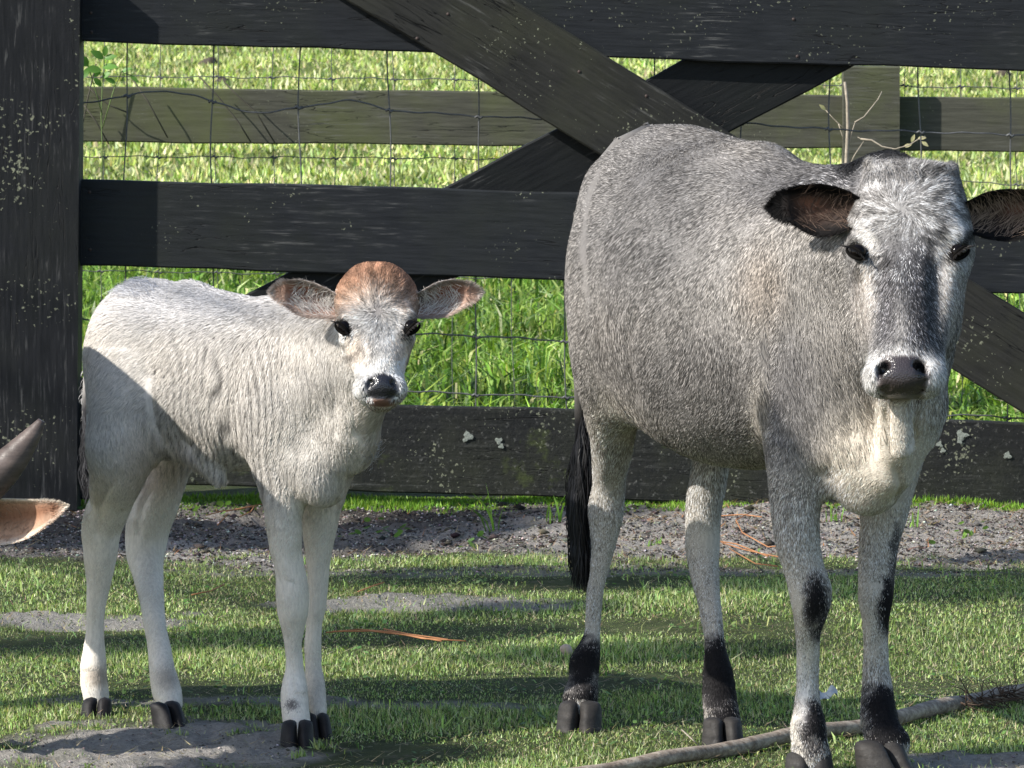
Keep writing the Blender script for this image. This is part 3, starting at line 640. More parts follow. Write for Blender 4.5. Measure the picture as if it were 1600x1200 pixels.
def lump(name, px, py, size, mat, label, cat, flat=.6):
    c = gp(px, py, size[2]*.5); bm_n = 10; u = np.linspace(0, np.pi, 8)[1:-1]; v = np.arange(12)*2*np.pi/12
    V = np.array([[math.sin(a)*math.cos(b), math.sin(a)*math.sin(b), math.cos(a)] for a in u for b in v]+[[0, 0, 1], [0, 0, -1]])
    V = V*(1+.16*waves(V, .45, int(px)))[:, None]*np.array(size)
    F = [(i*12+j, i*12+(j+1) % 12, (i+1)*12+(j+1) % 12, (i+1)*12+j) for i in range(5) for j in range(12)]
    T = [(72, (j+1) % 12, j) for j in range(12)]+[(73, 60+j, 60+(j+1) % 12) for j in range(12)]
    o = fast_mesh(name, V+c, [np.array(F)[:, ::-1], np.array(T)[:, ::-1]], mat, None, True, origin=c); return tag(o, label, cat)
lump('pebble', 885, 1016, (.013, .013, .010), plain_mat('pinkish_stone', (.42, .34, .28), .8, .3, .8), 'small pinkish stone lying left of the grey cow hind hoof', 'stone')
earth = plain_mat('dark_earth', (.075, .062, .050), .95, .1, 1.2, .5, 40.)
for px, py, r, lab in ((325, 102, .030, 'dark clod in the bright pasture left of the gate brace, upper left one'), (348, 129, .022, 'small dark clod in the pasture just above the far fence board'), (298, 131, .022, 'leftmost dark clod just above the far fence board'), (1568, 122, .030, 'dark clod in the pasture at the upper right behind the fences')):
    Yp = 34.; c = at(px, py, Yp); zz = ground_z(c[0], Yp)[0]
    for it in range(30):
        c = at(px, py, Yp); Yp += ((c[2]-ground_z(c[0], Yp)[0])*40).clip(-1, 1)*.6
    s = r*Yp/16; u = np.linspace(0, np.pi, 8)[1:-1]; v = np.arange(12)*2*np.pi/12
    V = np.array([[math.sin(a)*math.cos(b), math.sin(a)*math.sin(b), math.cos(a)] for a in u for b in v]+[[0, 0, 1], [0, 0, -1]]); V = V*(1+.25*waves(V, .6, int(px)))[:, None]*[s, s, s*.7]
    F = [(i*12+j, (i+1)*12+j, (i+1)*12+(j+1) % 12, i*12+(j+1) % 12) for i in range(5) for j in range(12)]; T = [(72, j, (j+1) % 12) for j in range(12)]+[(73, 60+(j+1) % 12, 60+j) for j in range(12)]
    tag(fast_mesh('dirt_clod', V+c, [np.array(F), np.array(T)], earth, None, True, origin=c), lab, 'clod')
# curled scrap
c0 = gp(1293, 1084, .012); U, Vv = np.meshgrid(np.linspace(-1, 1, 13), np.linspace(-1, 1, 7)); k = np.sqrt(np.clip(1-U**2*.8, .05, 1))
SV = np.stack([c0[0]+U*.019, c0[1]+Vv*.018*k, c0[2]+.006*np.sin(U*3)+.004*np.cos(Vv*4+U*5)+.005*Vv], -1).reshape(-1, 3)
SF = np.array([(i*13+j, i*13+j+1, (i+1)*13+j+1, (i+1)*13+j) for i in range(6) for j in range(12)])
tag(fast_mesh('curled_scrap', SV, SF, plain_mat('pale_scrap', (.50, .53, .54), .7, .3, .8), None, True, origin=c0), 'pale grey curled scrap on the turf between the cow front legs', 'scrap')
needle = plain_mat('pine_needle', (.36, .17, .08), .7, .2)
for lab, nd in (('reddish pine needles lying on the turf right of the calf front hooves', [[(510, 1002), (560, 996), (610, 1000), (660, 1011), (728, 1014)], [(520, 1000), (580, 999), (640, 1006), (690, 1015)], [(600, 995), (640, 1004), (700, 1012)]]),
                ('reddish pine needles on the bare soil between the grey cow legs', [[(1128, 857), (1160, 872), (1195, 880), (1225, 886)], [(1120, 850), (1150, 862), (1200, 884)], [(1175, 815), (1150, 824), (1160, 842), (1200, 862), (1240, 862)], [(1140, 868), (1180, 893), (1215, 899)], [(1105, 818), (1160, 817), (1190, 826)]]),
                ('dull red needles on the dark soil behind the calf', [[(322, 815), (350, 806), (372, 797), (395, 790)], [(340, 822), (356, 808)], [(375, 815), (392, 800), (398, 790)], [(350, 800), (410, 795)]]),
                ('thin reddish needle bent on the turf by the calf front knee', [[(560, 938), (585, 930), (600, 928)], [(300, 940), (330, 934), (350, 925)]])):
    t = thing('pine_needles', lab, 'needles', loc=tuple(gp(*nd[0][0])))
    for q in nd: tube_obj('needle', [gp(x, y)*[1, 1, 0]+[0, 0, ground_z(*gp(x, y)[:2])[0]+.022] for x, y in q], .0016, needle, t, 5)
for q, (px, py, px2, py2) in enumerate(((1065, 1140, 1092, 1165), (1430, 1085, 1475, 1094))):
    tube_obj('straw', [gp(px, py, .03), gp((px+px2)/2, (py+py2)/2, .025), gp(px2, py2, .01)], .0013, twig_mat)
    tag(bpy.data.objects['straw' if q == 0 else 'straw.001'], ('thin pale stem sticking out of the turf by the cow left hind hoof', 'thin pale stem on the turf above the palm stalk')[q], 'stem')
# ------------------------------------------------------------ the grey cow
def sculpt_head(S, rws, Yp, Yn, yp, yn, dep, eyes, k=.02):
    """rws: (y, left, right) of the face; Yp/Yn distance of its front at the poll and nose; dep: (y, depth) pairs"""
    G = S.field()
    up = at(0, yp, Yp)-at(0, yn, Yn); up[0] = 0; up /= np.linalg.norm(up)
    fr = np.cross(up, [1., 0, 0])          # points to the back of the head
    R = np.array([[1., 0, 0], fr, up])
    for y, l, r in dense(rws, 7):
        Yf = np.interp(y, [yp, yn], [Yp, Yn]); d = np.interp(y, [q[0] for q in dep], [q[1] for q in dep])
        w = (r-l)/2*Yf/FPX
        h = np.interp(y, [q[0] for q in dep], [q[2] for q in dep])
        S.sup(G, at((l+r)/2, y, Yf+d), (w, d, h), R, 2.6, .006)
    return G, R

def cow_body():
    vox = .0052
    S = Sculpt(at(850, 0, 10.3)*[1, 0, 0]+[0, 9.3, -.02], at(1545, 0, 9.5)*[1, 0, 0]+[0, 10.85, 1.18], vox)
    A = frame((.63, -.77)); U = lambda s: s
    B = S.field()
    def E(px, py, Y, al, si, upr, k=.07, R=A, sub=False): S.ell(B, at(px, py, Y), (al, si, upr), R, k, sub)
    E(1074, 404, 10.40, .228, .190, .222)            # pelvis
    E(1040, 305, 10.45, .155, .13, .095)              # croup
    E(1148, 473, 10.22, .31, .235, .272)            # barrel
    E(1180, 560, 10.18, .27, .19, .185)             # belly
    E(1262, 492, 10.05, .22, .185, .235)            # ribs behind the shoulder
    E(1325, 520, 9.93, .17, .155, .235)             # chest
    E(1265, 560, 9.90, .10, .075, .17, .05)         # right shoulder
    E(1395, 520, 9.97, .10, .09, .18, .05)          # left shoulder
    E(995, 480, 10.36, .14, .10, .21, .06)          # right thigh
    E(1085, 520, 10.50, .15, .09, .19, .06)         # left thigh
    E(1356, 715, 9.84, .080, .070, .100, .05)       # brisket
    E(1335, 650, 9.88, .10, .10, .12, .06)
    S.cap(B, at(1320, 430, 9.95), at(1425, 385, 9.74), .165, .105, .06)   # neck
    S.cap(B, at(1345, 560, 9.88), at(1432, 500, 9.70), .115, .075, .06)
    S.cap(B, at(1285, 332, 10.04), at(1388, 297, 9.95), .060, .053, .05)  # withers and hump
    S.cap(B, at(1388, 290, 9.95), at(1420, 332, 9.80), .050, .055, .05)
    S.cap(B, at(1028, 224, 10.50), at(1200, 262, 10.2), .022, .020, .06)  # spine
    S.cap(B, at(1190, 262, 10.2), at(1290, 318, 10.03), .020, .03, .06)
    # dewlap: thin folds from the throat down to the brisket
    S.cap(B, at(1404, 606, 9.58), at(1409, 698, 9.60), .019, .022, .008)
    S.cap(B, at(1395, 600, 9.66), at(1398, 700, 9.74), .026, .020, .02)
    S.cap(B, at(1440, 590, 9.70), at(1446, 640, 9.74), .034, .028, .02)
    S.cap(B, at(1446, 640, 9.74), at(1412, 730, 9.80), .024, .016, .02)
    S.cap(B, at(1420, 640, 9.72), at(1394, 735, 9.78), .034, .036, .03)
    S.cap(B, at(1432, 560, 9.74), at(1425, 660, 9.80), .055, .05, .04)
    S.F = B
    # legs
    S.chain(rows([(520, 905, 1010), (580, 905, 1008), (640, 914, 998), (700, 925, 988), (750, 927, 977), (800, 920, 974), (825, 923, 968), (850, 925, 962), (900, 921, 948), (930, 916, 942), (980, 914, 938), (1010, 905, 937), (1040, 890, 936), (1065, 889, 934), (1090, 880, 934), (1104, 880, 932)],
                 [(520, 10.34), (640, 10.42), (790, 10.56), (1000, 10.53), (1090, 10.49)]), .004, .05)
    S.chain(rows([(600, 1085, 1165), (680, 1082, 1150), (720, 1082, 1140), (750, 1079, 1135), (800, 1072, 1126), (840, 1071, 1124), (880, 1077, 1122), (920, 1086, 1124), (970, 1097, 1128), (1010, 1102, 1132), (1040, 1100, 1140), (1080, 1098, 1149), (1105, 1099, 1152), (1132, 1102, 1158)],
                 [(600, 10.42), (680, 10.42), (820, 10.44), (1000, 10.34), (1130, 10.27)]), .004, .05)
    S.chain(rows([(600, 1205, 1290), (660, 1200, 1280), (720, 1198, 1275), (760, 1203, 1277), (800, 1206, 1280), (850, 1213, 1281), (890, 1226, 1288), (928, 1234, 1298), (955, 1239, 1293), (990, 1243, 1282), (1058, 1246, 1279), (1100, 1242, 1282), (1143, 1235, 1291), (1160, 1238, 1291), (1182, 1235, 1299)],
                 [(600, 9.88), (760, 9.86), (930, 9.86), (1060, 9.90), (1190, 9.88)]), .004, .045)
    S.chain(rows([(640, 1370, 1470), (700, 1362, 1446), (750, 1352, 1432), (800, 1345, 1418), (850, 1343, 1403), (888, 1342, 1398), (928, 1341, 1395), (950, 1344, 1391), (973, 1348, 1387), (1030, 1350, 1387), (1072, 1347, 1394), (1115, 1345, 1401), (1140, 1348, 1406), (1165, 1356, 1425)],
                 [(640, 9.98), (760, 10.0), (930, 9.97), (1060, 9.98), (1165, 9.92)]), .004, .035)
    S.cap(S.F, at(1350, 1128, 9.98), at(1348, 1136, 9.98), .008, .007, .008)   # dew claw
    # creases and hollows
    S.cap(S.F, at(1284, 735, 9.76), at(1292, 700, 9.74), .010, .004, .03, True)
    S.cap(S.F, at(1284, 748, 9.80), at(1305, 742, 9.76), .012, .006, .03, True)
    S.ell(S.F, at(1196, 470, 9.80), (.035, .03, .15), A, .07, True)     # hollow behind the shoulder
    pass
    # head
    rw = [(302, 1346, 1499), (330, 1333, 1510), (362, 1329, 1511), (390, 1331, 1509), (412, 1336, 1505), (444, 1344, 1500), (480, 1350, 1494), (508, 1357, 1486), (536, 1361, 1477), (556, 1358, 1474), (578, 1353, 1475), (592, 1351, 1475), (600, 1355, 1470)]
    G, R = sculpt_head(S, rw, 9.70, 9.50, 262, 600, [(262, .07, .03), (360, .10, .04), (480, .085, .04), (545, .062, .032), (580, .046, .020), (600, .036, .014)], None, .02)
    fr, up = R[1], R[2]; X = R[0]
    def h(px, py, b): return at(px, py, np.interp(py, [262, 600], [9.70, 9.50])+b)   # b metres behind the face
    S.cap(G, h(1373, 282, .042), h(1472, 286, .042), .024, .024, .02)                 # flat poll
    S.cap(G, h(1366, 268, .035), h(1360, 260, .035), .015, .011, .012); S.cap(G, h(1481, 273, .035), h(1485, 265, .035), .015, .011, .012)
    S.ell(G, h(1380, 592, .030), (.028, .036, .027), R, .02); S.ell(G, h(1446, 592, .030), (.028, .036, .027), R, .02)
    S.ell(G, h(1409, 584, .010), (.036, .026, .026), R, .02)                           # nose pad
    S.ell(G, h(1408, 603, .024), (.032, .032, .018), R, .010)                           # chin
    S.ell(G, h(1412, 545, .02), (.040, .035, .05), R, .02)
    S.ell(G, h(1415, 470, .03), (.05, .035, .09), R, .03)
    S.ell(G, h(1420, 350, .03), (.070, .040, .06), R, .03)
    for s, ex in ((-1, 1341), (1, 1496)):
        S.ell(G, h(ex-s*5, 376, .034), (.018, .026, .012), R, .03)                     # brow
        S.ell(G, h(ex+s*2, 394, .028), (.013, .020, .013), R, .008, True)               # socket
        S.ell(G, h(ex-s*9, 415, .038), (.018, .026, .014), R, .03)                     # cheek bone
        S.ell(G, h(ex-s*30, 470, .11), (.02, .06, .07), R, .03)
        S.ell(G, h(ex-s*30, 465, -.004), (.012, .010, .055), R, .03, True)
        S.ell(G, h(1408+s*28, 575, -.004), (.012, .016, .0095), R, .006, True)           # nostrils
        S.cap(G, h(1408+s*33, 580, -.004), h(1408+s*36, 596, .002), .0065, .0035, .005, True)
    S.cap(G, h(1365, 611, .032), h(1388, 606, .0), .003, .0025, .006, True); S.cap(G, h(1452, 611, .032), h(1432, 606, .0), .003, .0025, .006, True)
    S.merge(G, .018)
    return S

# ------------------------------------------------------------ the white calf
def calf_body():
    vox = .0044
    S = Sculpt(at(110, 0, 10.6)*[1, 0, 0]+[0, 9.75, -.02], at(670, 0, 10.)*[1, 0, 0]+[0, 10.95, .92], vox)
    A = frame((.74, -.67)); B = S.field()
    def E(px, py, Y, al, si, upr, k=.05, R=A, sub=False): S.ell(B, at(px, py, Y), (al, si, upr), R, k, sub)
    E(230, 543, 10.66, .122, .10, .112)              # pelvis
    E(250, 510, 10.68, .11, .07, .055)
    E(335, 590, 10.55, .20, .115, .142)              # barrel
    E(385, 620, 10.50, .15, .10, .13)
    E(442, 610, 10.42, .14, .10, .140)              # chest
    E(470, 640, 10.36, .10, .095, .13)
    E(440, 680, 10.33, .06, .04, .11, .04)           # right shoulder
    E(520, 660, 10.40, .06, .045, .11, .04)          # left shoulder
    E(192, 605, 10.60, .07, .050, .12, .07)         # right thigh
    E(245, 645, 10.55, .04, .03, .06, .06)           # stifle fold
    E(262, 620, 10.76, .08, .05, .11, .04)           # left thigh
    E(506, 730, 10.30, .05, .055, .072, .05)          # brisket
    S.cap(B, at(470, 565, 10.38), at(560, 520, 10.18), .088, .055, .05)    # neck
    S.cap(B, at(495, 620, 10.33), at(580, 560, 10.14), .080, .050, .05)
    S.cap(B, at(540, 690, 10.27), at(585, 610, 10.14), .050, .030, .04)
    S.cap(B, at(556, 706, 10.26), at(570, 685, 10.22), .026, .018, .03)    # breast bone
    S.cap(B, at(218, 468, 10.70), at(300, 468, 10.6), .016, .016, .05)
    S.cap(B, at(300, 470, 10.6), at(430, 506, 10.45), .016, .030, .05)
    S.cap(B, at(430, 508, 10.45), at(500, 512, 10.3), .03, .04, .05)
    E(300, 700, 10.53, .06, .018, .018, .04)
    S.cap(B, at(318, 712, 10.50), at(344, 748, 10.48), .016, .008, .035)
    S.F = B
    S.chain(rows([(600, 160, 240), (650, 144, 240), (700, 136, 236), (740, 141, 226), (780, 141, 208), (810, 131, 196), (832, 127, 188), (860, 131, 183), (912, 135, 172), (950, 136, 165), (989, 135, 162), (1020, 130, 164), (1045, 126, 166), (1066, 126, 167), (1085, 130, 170), (1098, 132, 170)],
                 [(600, 10.58), (700, 10.56), (830, 10.66), (980, 10.67), (1098, 10.66)]), .004, .055)
    S.chain(rows([(640, 235, 305), (700, 232, 303), (740, 234, 292), (780, 217, 280), (815, 201, 268), (835, 196, 262), (855, 197, 258), (893, 207, 254), (930, 217, 256), (970, 224, 258), (1027, 233, 270), (1052, 234, 275), (1080, 238, 283), (1100, 246, 286)],
                 [(640, 10.80), (740, 10.80), (835, 10.81), (970, 10.69), (1100, 10.57)]), .004, .018)
    S.chain(rows([(680, 405, 480), (740, 410, 476), (778, 413, 472), (820, 418, 471), (855, 422, 471), (880, 428, 474), (905, 432, 479), (935, 432, 483), (955, 434, 481), (970, 438, 477), (1008, 444, 471), (1046, 446, 475), (1070, 441, 479), (1085, 439, 481), (1115, 441, 483), (1132, 443, 486)],
                 [(680, 10.36), (800, 10.33), (935, 10.34), (1050, 10.36), (1132, 10.33)]), .004, .03)
    S.chain(rows([(700, 480, 552), (760, 475, 542), (797, 473, 531), (830, 474, 524), (855, 476, 519), (905, 480, 513), (932, 479, 511), (955, 478, 508), (970, 479, 504), (1008, 477, 501), (1035, 477, 501), (1066, 477, 507), (1090, 480, 509), (1112, 486, 511)],
                 [(700, 10.44), (800, 10.45), (935, 10.45), (1050, 10.44), (1120, 10.39)]), .004, .028)
    S.cap(S.F, at(497, 790, 10.2), at(512, 760, 10.18), .006, .004, .02, True)
    S.ell(S.F, at(230, 690, 10.42), (.05, .015, .05), A, .03, True)
    S.ell(S.F, at(405, 620, 10.23), (.02, .02, .10), A, .04, True)
    # head
    rw = [(447, 543, 632), (458, 533, 643), (475, 526, 650), (492, 526, 650), (508, 528, 648), (525, 532, 645), (542, 538, 641), (561, 545, 636), (577, 552, 631), (590, 556, 630), (602, 556, 632), (612, 554, 634), (620, 560, 630), (627, 572, 619)]
    G, R = sculpt_head(S, rw, 10.07, 9.95, 420, 620, [(420, .05, .030), (480, .072, .034), (540, .06, .028), (590, .038, .018), (612, .034, .014), (627, .028, .010)], None, .015)
    fr, up = R[1], R[2]
    def h(px, py, b): return at(px, py, np.interp(py, [420, 620], [10.07, 9.95])+b)
    S.ell(G, h(589, 468, .062), (.066, .062, .052), R, .02)                     # domed skull
    S.ell(G, h(571, 608, .022), (.019, .024, .016), R, .012); S.ell(G, h(618, 608, .022), (.019, .024, .016), R, .012)
    S.ell(G, h(597, 602, .008), (.025, .019, .017), R, .010)                    # nose pad
    S.ell(G, h(596, 626, .022), (.019, .022, .0115), R, .006)                    # chin and lip
    S.ell(G, h(592, 570, .015), (.028, .022, .034), R, .015)
    for s, ex in ((-1, 538), (1, 642)):
        S.ell(G, h(ex-s*5, 498, .026), (.013, .020, .009), R, .022)
        S.ell(G, h(ex+s*2, 512, .024), (.011, .017, .011), R, .006, True)
        S.ell(G, h(ex-s*8, 527, .030), (.013, .020, .011), R, .022)
        S.ell(G, h(597+s*17, 597, -.007), (.0065, .008, .0048), R, .004, True)
        S.cap(G, h(597+s*20, 600, -.004), h(597+s*22, 608, .0), .0035, .002, .004, True)
    S.cap(G, h(566, 619, .022), h(580, 618, .004), .0022, .002, .005, True); S.cap(G, h(627, 619, .022), h(612, 618, .004), .0022, .002, .005, True)
    S.cap(G, h(580, 619, .001), h(612, 619, .001), .0025, .0025, .004, True)
    S.merge(G, .014)
    return S

# ------------------------------------------------------------ coats, fur, eyes, ears, hooves
def coat_mat(name, rough=.62):
    m = N(name); a = m.n('ShaderNodeAttribute', attribute_name='coat').outputs['Color']; wet = m.n('ShaderNodeAttribute', attribute_name='wet').outputs['Fac']
    o = m.n('ShaderNodeTexCoord').outputs['Object']
    n1 = m.noise(m.scaled((1, 1, .25)), 220., 4, .6); vo = m.n('ShaderNodeTexVoronoi', {'Vector': o, 'Scale': 330.}).outputs['Distance']
    h = m.mix(wet, n1, vo)
    c = m.mix(wet, m.mix(.35, a, m.ramp(n1, [(.3, .45), (.7, 1.25)]), 'MULTIPLY'), a)
    r = m.n('ShaderNodeMapRange', {0: wet, 3: rough, 4: .22}).outputs[0]
    return m.done(m.bsdf(c, r, m.bump(h, .35, .002), m.n('ShaderNodeMapRange', {0: wet, 3: .08, 4: .6}).outputs[0]))
def hair_mat(name, rough=.65, trans=.15, spec=.10):
    m = N(name); a = m.n('ShaderNodeAttribute', attribute_name='coat').outputs['Color']
    d = m.bsdf(a, rough, None, spec); t = m.n('ShaderNodeBsdfTranslucent', {'Color': a}).outputs[0]
    return m.done(m.n('ShaderNodeMixShader', {0: trans, 1: d, 2: t}).outputs[0])
skin = coat_mat('short_coat'); fur_m = hair_mat('coat_hair'); black_hair = hair_mat('black_hair', .45, .05, .25)
eye_m = N('wet_eye'); eye_m = eye_m.done(eye_m.bsdf((.004, .003, .003), .10, None, .16))
lid_m = plain_mat('dark_eyelid', (.006, .0055, .005), .8, .03)
m = N('horn_hoof'); g1 = m.noise(m.scaled((8, 8, 70)), 1.2, 5, .6); g2 = m.noise(m.scaled((1, 1, 1)), 60., 5, .7)
hoof_m = m.done(m.bsdf(m.mix(m.ramp(g1, [(.3, 0.), (.7, 1.)]), (.010, .009, .009), (.032, .028, .025)), m.ramp(g2, [(.3, .55), (.7, .9)]), m.bump(m.math('ADD', g1, g2), .6, .003), .45))
hoofb_m = plain_mat('black_hoof', (.014, .013, .014), .6, .25, .4, .5, 70.)

def sample(V, Q, Nn, n, wfun=None):
    A = np.linalg.norm(np.cross(V[Q[:, 2]]-V[Q[:, 0]], V[Q[:, 3]]-V[Q[:, 1]]), axis=1)*.5
    if wfun is not None: A = A*wfun(V[Q[:, 0]], Nn[Q[:, 0]])
    f = RNG.choice(len(Q), n, p=A/A.sum()); u, v = RNG.random((2, n, 1))
    q = Q[f]; w = [(1-u)*(1-v), u*(1-v), u*v, (1-u)*v]
    P = sum(wi*V[q[:, i]] for i, wi in enumerate(w)); M = sum(wi*Nn[q[:, i]] for i, wi in enumerate(w))
    return P, M/np.linalg.norm(M, axis=1)[:, None]
def fur(name, P, M, comb, length, width, lift, color, parent, mat, seg=1, curl=0.):
    """flat tapering hairs laid over the skin along comb, raised by lift"""
    T = comb-(comb*M).sum(1)[:, None]*M; T /= np.linalg.norm(T, axis=1)[:, None]+1e-9
    S = np.cross(M, T); L = length[:, None]; W = width[:, None]*.5
    S = S+M*RNG.normal(size=(len(P), 1))*.35; S /= np.linalg.norm(S, axis=1)[:, None]
    D = T+M*lift[:, None]; D /= np.linalg.norm(D, axis=1)[:, None]
    R0 = P-M*.0004
    if seg == 1:
        V = np.stack([R0-S*W, R0+S*W, R0+D*L], 1).reshape(-1, 3); F = [np.arange(3*len(P)).reshape(-1, 3)]; c = np.repeat(color, 3, 0)
    else:
        D2 = T+M*(lift*.2-.12)[:, None]+S*curl*RNG.normal(size=(len(P), 1)); D2 /= np.linalg.norm(D2, axis=1)[:, None]
        mid = R0+D*L*.5; V = np.stack([R0-S*W, R0+S*W, mid+S*W*.8, mid-S*W*.8, mid+D2*L*.5], 1).reshape(-1, 3)
        b = np.arange(len(P))[:, None]*5; F = [np.concatenate([b, b+1, b+2, b+3], 1), np.concatenate([b+3, b+2, b+4], 1)]; c = np.repeat(color, 5, 0)
    o = fast_mesh(name, V, F, mat, parent, False, {'coat': c}); o['kind'] = 'stuff'; return o
def mixc(a, b, t):
    t = np.clip(t, 0, 1)[:, None]; return np.exp(np.log(np.maximum(a, .002))*(1-t)+np.log(np.maximum(np.asarray(b), .002))*t)
def blob(px, py, cx, cy, rx, ry, soft=.5, rot=0.):
    dx, dy = px-cx, py-cy; c, s = math.cos(rot), math.sin(rot); u = (dx*c+dy*s)/rx; v = (-dx*s+dy*c)/ry
    return 1-sstep(1-soft, 1+soft, np.sqrt(u*u+v*v))

def claws(parent, px, pyb, wpx, pyt, heading, mat, name='hoof', grow=1.):
    """a cloven hoof: two claws side by side on the ground, each with a rounded wall and pointed toe"""
    Y = CAMZ*FPX/(pyb-HOR); c = gp(px, pyb); h = np.array([heading[0], heading[1], 0.]); h /= np.linalg.norm(h); s = np.array([-h[1], h[0], 0])
    H = (pyb-pyt)*Y/FPX*1.04; W = wpx*Y/FPX; ln = H*1.15*grow; c = c-h*ln*.36
    hf = thing.__call__ if False else None
    parts = []
    for sd in (-1, 1):
        V = []; rings = 9; seg = 18
        for i in range(rings):
            t = min(1., i/(rings-2))                           # 0 bottom, 1 coronet
            z = H*t if i < rings-1 else H*1.06
            w = W*(.330-.06*t); l = ln*(.62-.25*t); fw = ln*(.18-.40*t)
            if i == 0: w *= .95; l *= .97
            if i == rings-2: w *= .95; l *= .95
            if i == rings-1: w *= .72; l *= .70
            for j in range(seg):
                a = j*2*np.pi/seg; cx, sx = math.cos(a), math.sin(a)
                toe = 1-.42*max(cx, 0)**2*(1-.45*t)
                lat = sx*w*toe; 
                inner = (sx*sd < 0)
                lat *= .70 if inner else 1.
                V.append(c+h*(cx*l+fw)+s*(lat+sd*W*.222*(1-.04*t)-sd*max(cx, 0)*W*.02)+np.array([0, 0, z-.010]))
        V = np.array(V); V = V+.0012*np.stack([waves(V, 14, 5), waves(V, 14, 6), 0*V[:, 0]], 1); j = np.arange(seg); F = []
        for i in range(rings-1): F.append(np.stack([i*seg+j, i*seg+(j+1) % seg, (i+1)*seg+(j+1) % seg, (i+1)*seg+j], 1))
        V = np.concatenate([V, V[-seg:].mean(0)[None]+[[0, 0, .003]], V[:seg].mean(0)[None]])
        T = np.concatenate([np.stack([(rings-1)*seg+j, (rings-1)*seg+(j+1) % seg, 0*j+rings*seg], 1), np.stack([(j+1) % seg, j, 0*j+rings*seg+1], 1)])
        fast_mesh(name, V, [np.concatenate(F), T], mat, parent, True, origin=c)
def ear(parent, top, bot, Y0, dY, cup, inner, outer, rim, thick=.004, nu=26, nv=15, hair=None, hairn=900, hlen=.02, name='ear', back_hair=None):
    """cupped leaf: top and bot are its edges (photo points from the base to the tip), dY how far the tip stands from the base"""
    def res(e):
        e = np.array(e, float); d = np.concatenate([[0], np.cumsum(np.linalg.norm(np.diff(e, axis=0), axis=1))]); d /= d[-1]; u = np.linspace(0, 1, nu)
        return np.stack([curve(u, d, e[:, 0]), curve(u, d, e[:, 1])], 1)
    T, B = res(top), res(bot); v = np.linspace(0, 1, nv); u = np.linspace(0, 1, nu)
    V = np.zeros((nu, nv, 3)); 
    for i in range(nu):
        prof = math.sin(min(1, u[i]*1.15+.12)*np.pi)**.6 if u[i] < .98 else .1
        prof = max(prof, .05)
        for j in range(nv):
            q = T[i]*(1-v[j])+B[i]*v[j]; w = 1-(2*v[j]-1)**2
            V[i, j] = at(q[0], q[1], Y0+dY*u[i]+cup*prof*w**.7)
    A = V.reshape(-1, 3); n = nu*nv
    gN = np.cross(np.gradient(V, axis=0), np.gradient(V, axis=1)); gN /= np.linalg.norm(gN, axis=2)[..., None]+1e-12
    if gN[nu//2, nv//2, 1] > 0: gN = -gN
    edge = np.minimum(np.minimum(v, 1-v)[None]*nv/2.2, np.minimum(1-u, 1)[:, None]*nu/2.5).clip(0, 1)
    Bk = (V-gN*(-1)*0+gN*-1*(thick*(.25+.75*edge))[..., None]*1).reshape(-1, 3)
    i, j = np.meshgrid(np.arange(nu-1), np.arange(nv-1), indexing='ij'); i = i.ravel(); j = j.ravel(); a = i*nv+j
    F1 = np.stack([a, a+1, a+nv+1, a+nv], 1); F2 = F1[:, ::-1]+n
    ring = [k for k in range(nv)]+[k*nv+nv-1 for k in range(1, nu)]+[(nu-1)*nv+k for k in range(nv-2, -1, -1)]+[k*nv for k in range(nu-2, 0, -1)]
    ring = np.array(ring); r2 = np.roll(ring, -1); F3 = np.stack([ring, ring+n, r2+n, r2], 1)
    ee = np.minimum(np.minimum(v, 1-v)[None]*2, ((1-u)[:, None])*1.6).clip(0, 1)+0*u[:, None]
    UV = np.stack(np.meshgrid(u, v, indexing='ij'), -1).reshape(-1, 2)
    ci = inner(ee.ravel(), UV, A); co = np.tile(np.array(outer), (n, 1))
    ci = mixc(ci, rim, 1-sstep(.05, .25, ee.ravel()))
    o = fast_mesh(name, np.concatenate([A, Bk]), np.concatenate([F1, F2, F3]), skin, parent, True, {'coat': np.concatenate([ci, co]), 'wet': np.zeros(2*n)}, origin=tuple(V[0, nv//2]))
    # hairs: short ones on the rim, long pale ones inside
    Nf = gN.reshape(-1, 3); k = RNG.integers(0, n-nv-1, 14000); k = k[k % nv < nv-1]; ru, rv = RNG.random((2, len(k), 1)); P = (A[k]*(1-ru)+A[k+nv]*ru)*(1-rv)+(A[k+1]*(1-ru)+A[k+nv+1]*ru)*rv+RNG.normal(size=(len(k), 3))*.0008; ek = ee.ravel()[k]
    base = V[0, nv//2]; out = V[nu-1, nv//2]-base; out /= np.linalg.norm(out)
    cen = V[np.clip(k//nv, 0, nu-1), nv//2]; away = P-cen; away /= np.linalg.norm(away, axis=1)[:, None]+1e-6
    comb = away*.9+out*.7
    keep = RNG.random(len(k)) < (.05+.95*(ek < .28)); P, Mn, comb, ek, kk = P[keep], Nf[k][keep], comb[keep], ek[keep], k[keep]
    col = ci[kk]*RNG.uniform(.6, 1.35, (len(P), 1))
    f1 = fur('ear_fringe', P, Mn, comb, RNG.uniform(.35, 1., len(P))*hlen*.6, np.full(len(P), .0011), RNG.uniform(0, .5, len(P)), col, parent, fur_m)
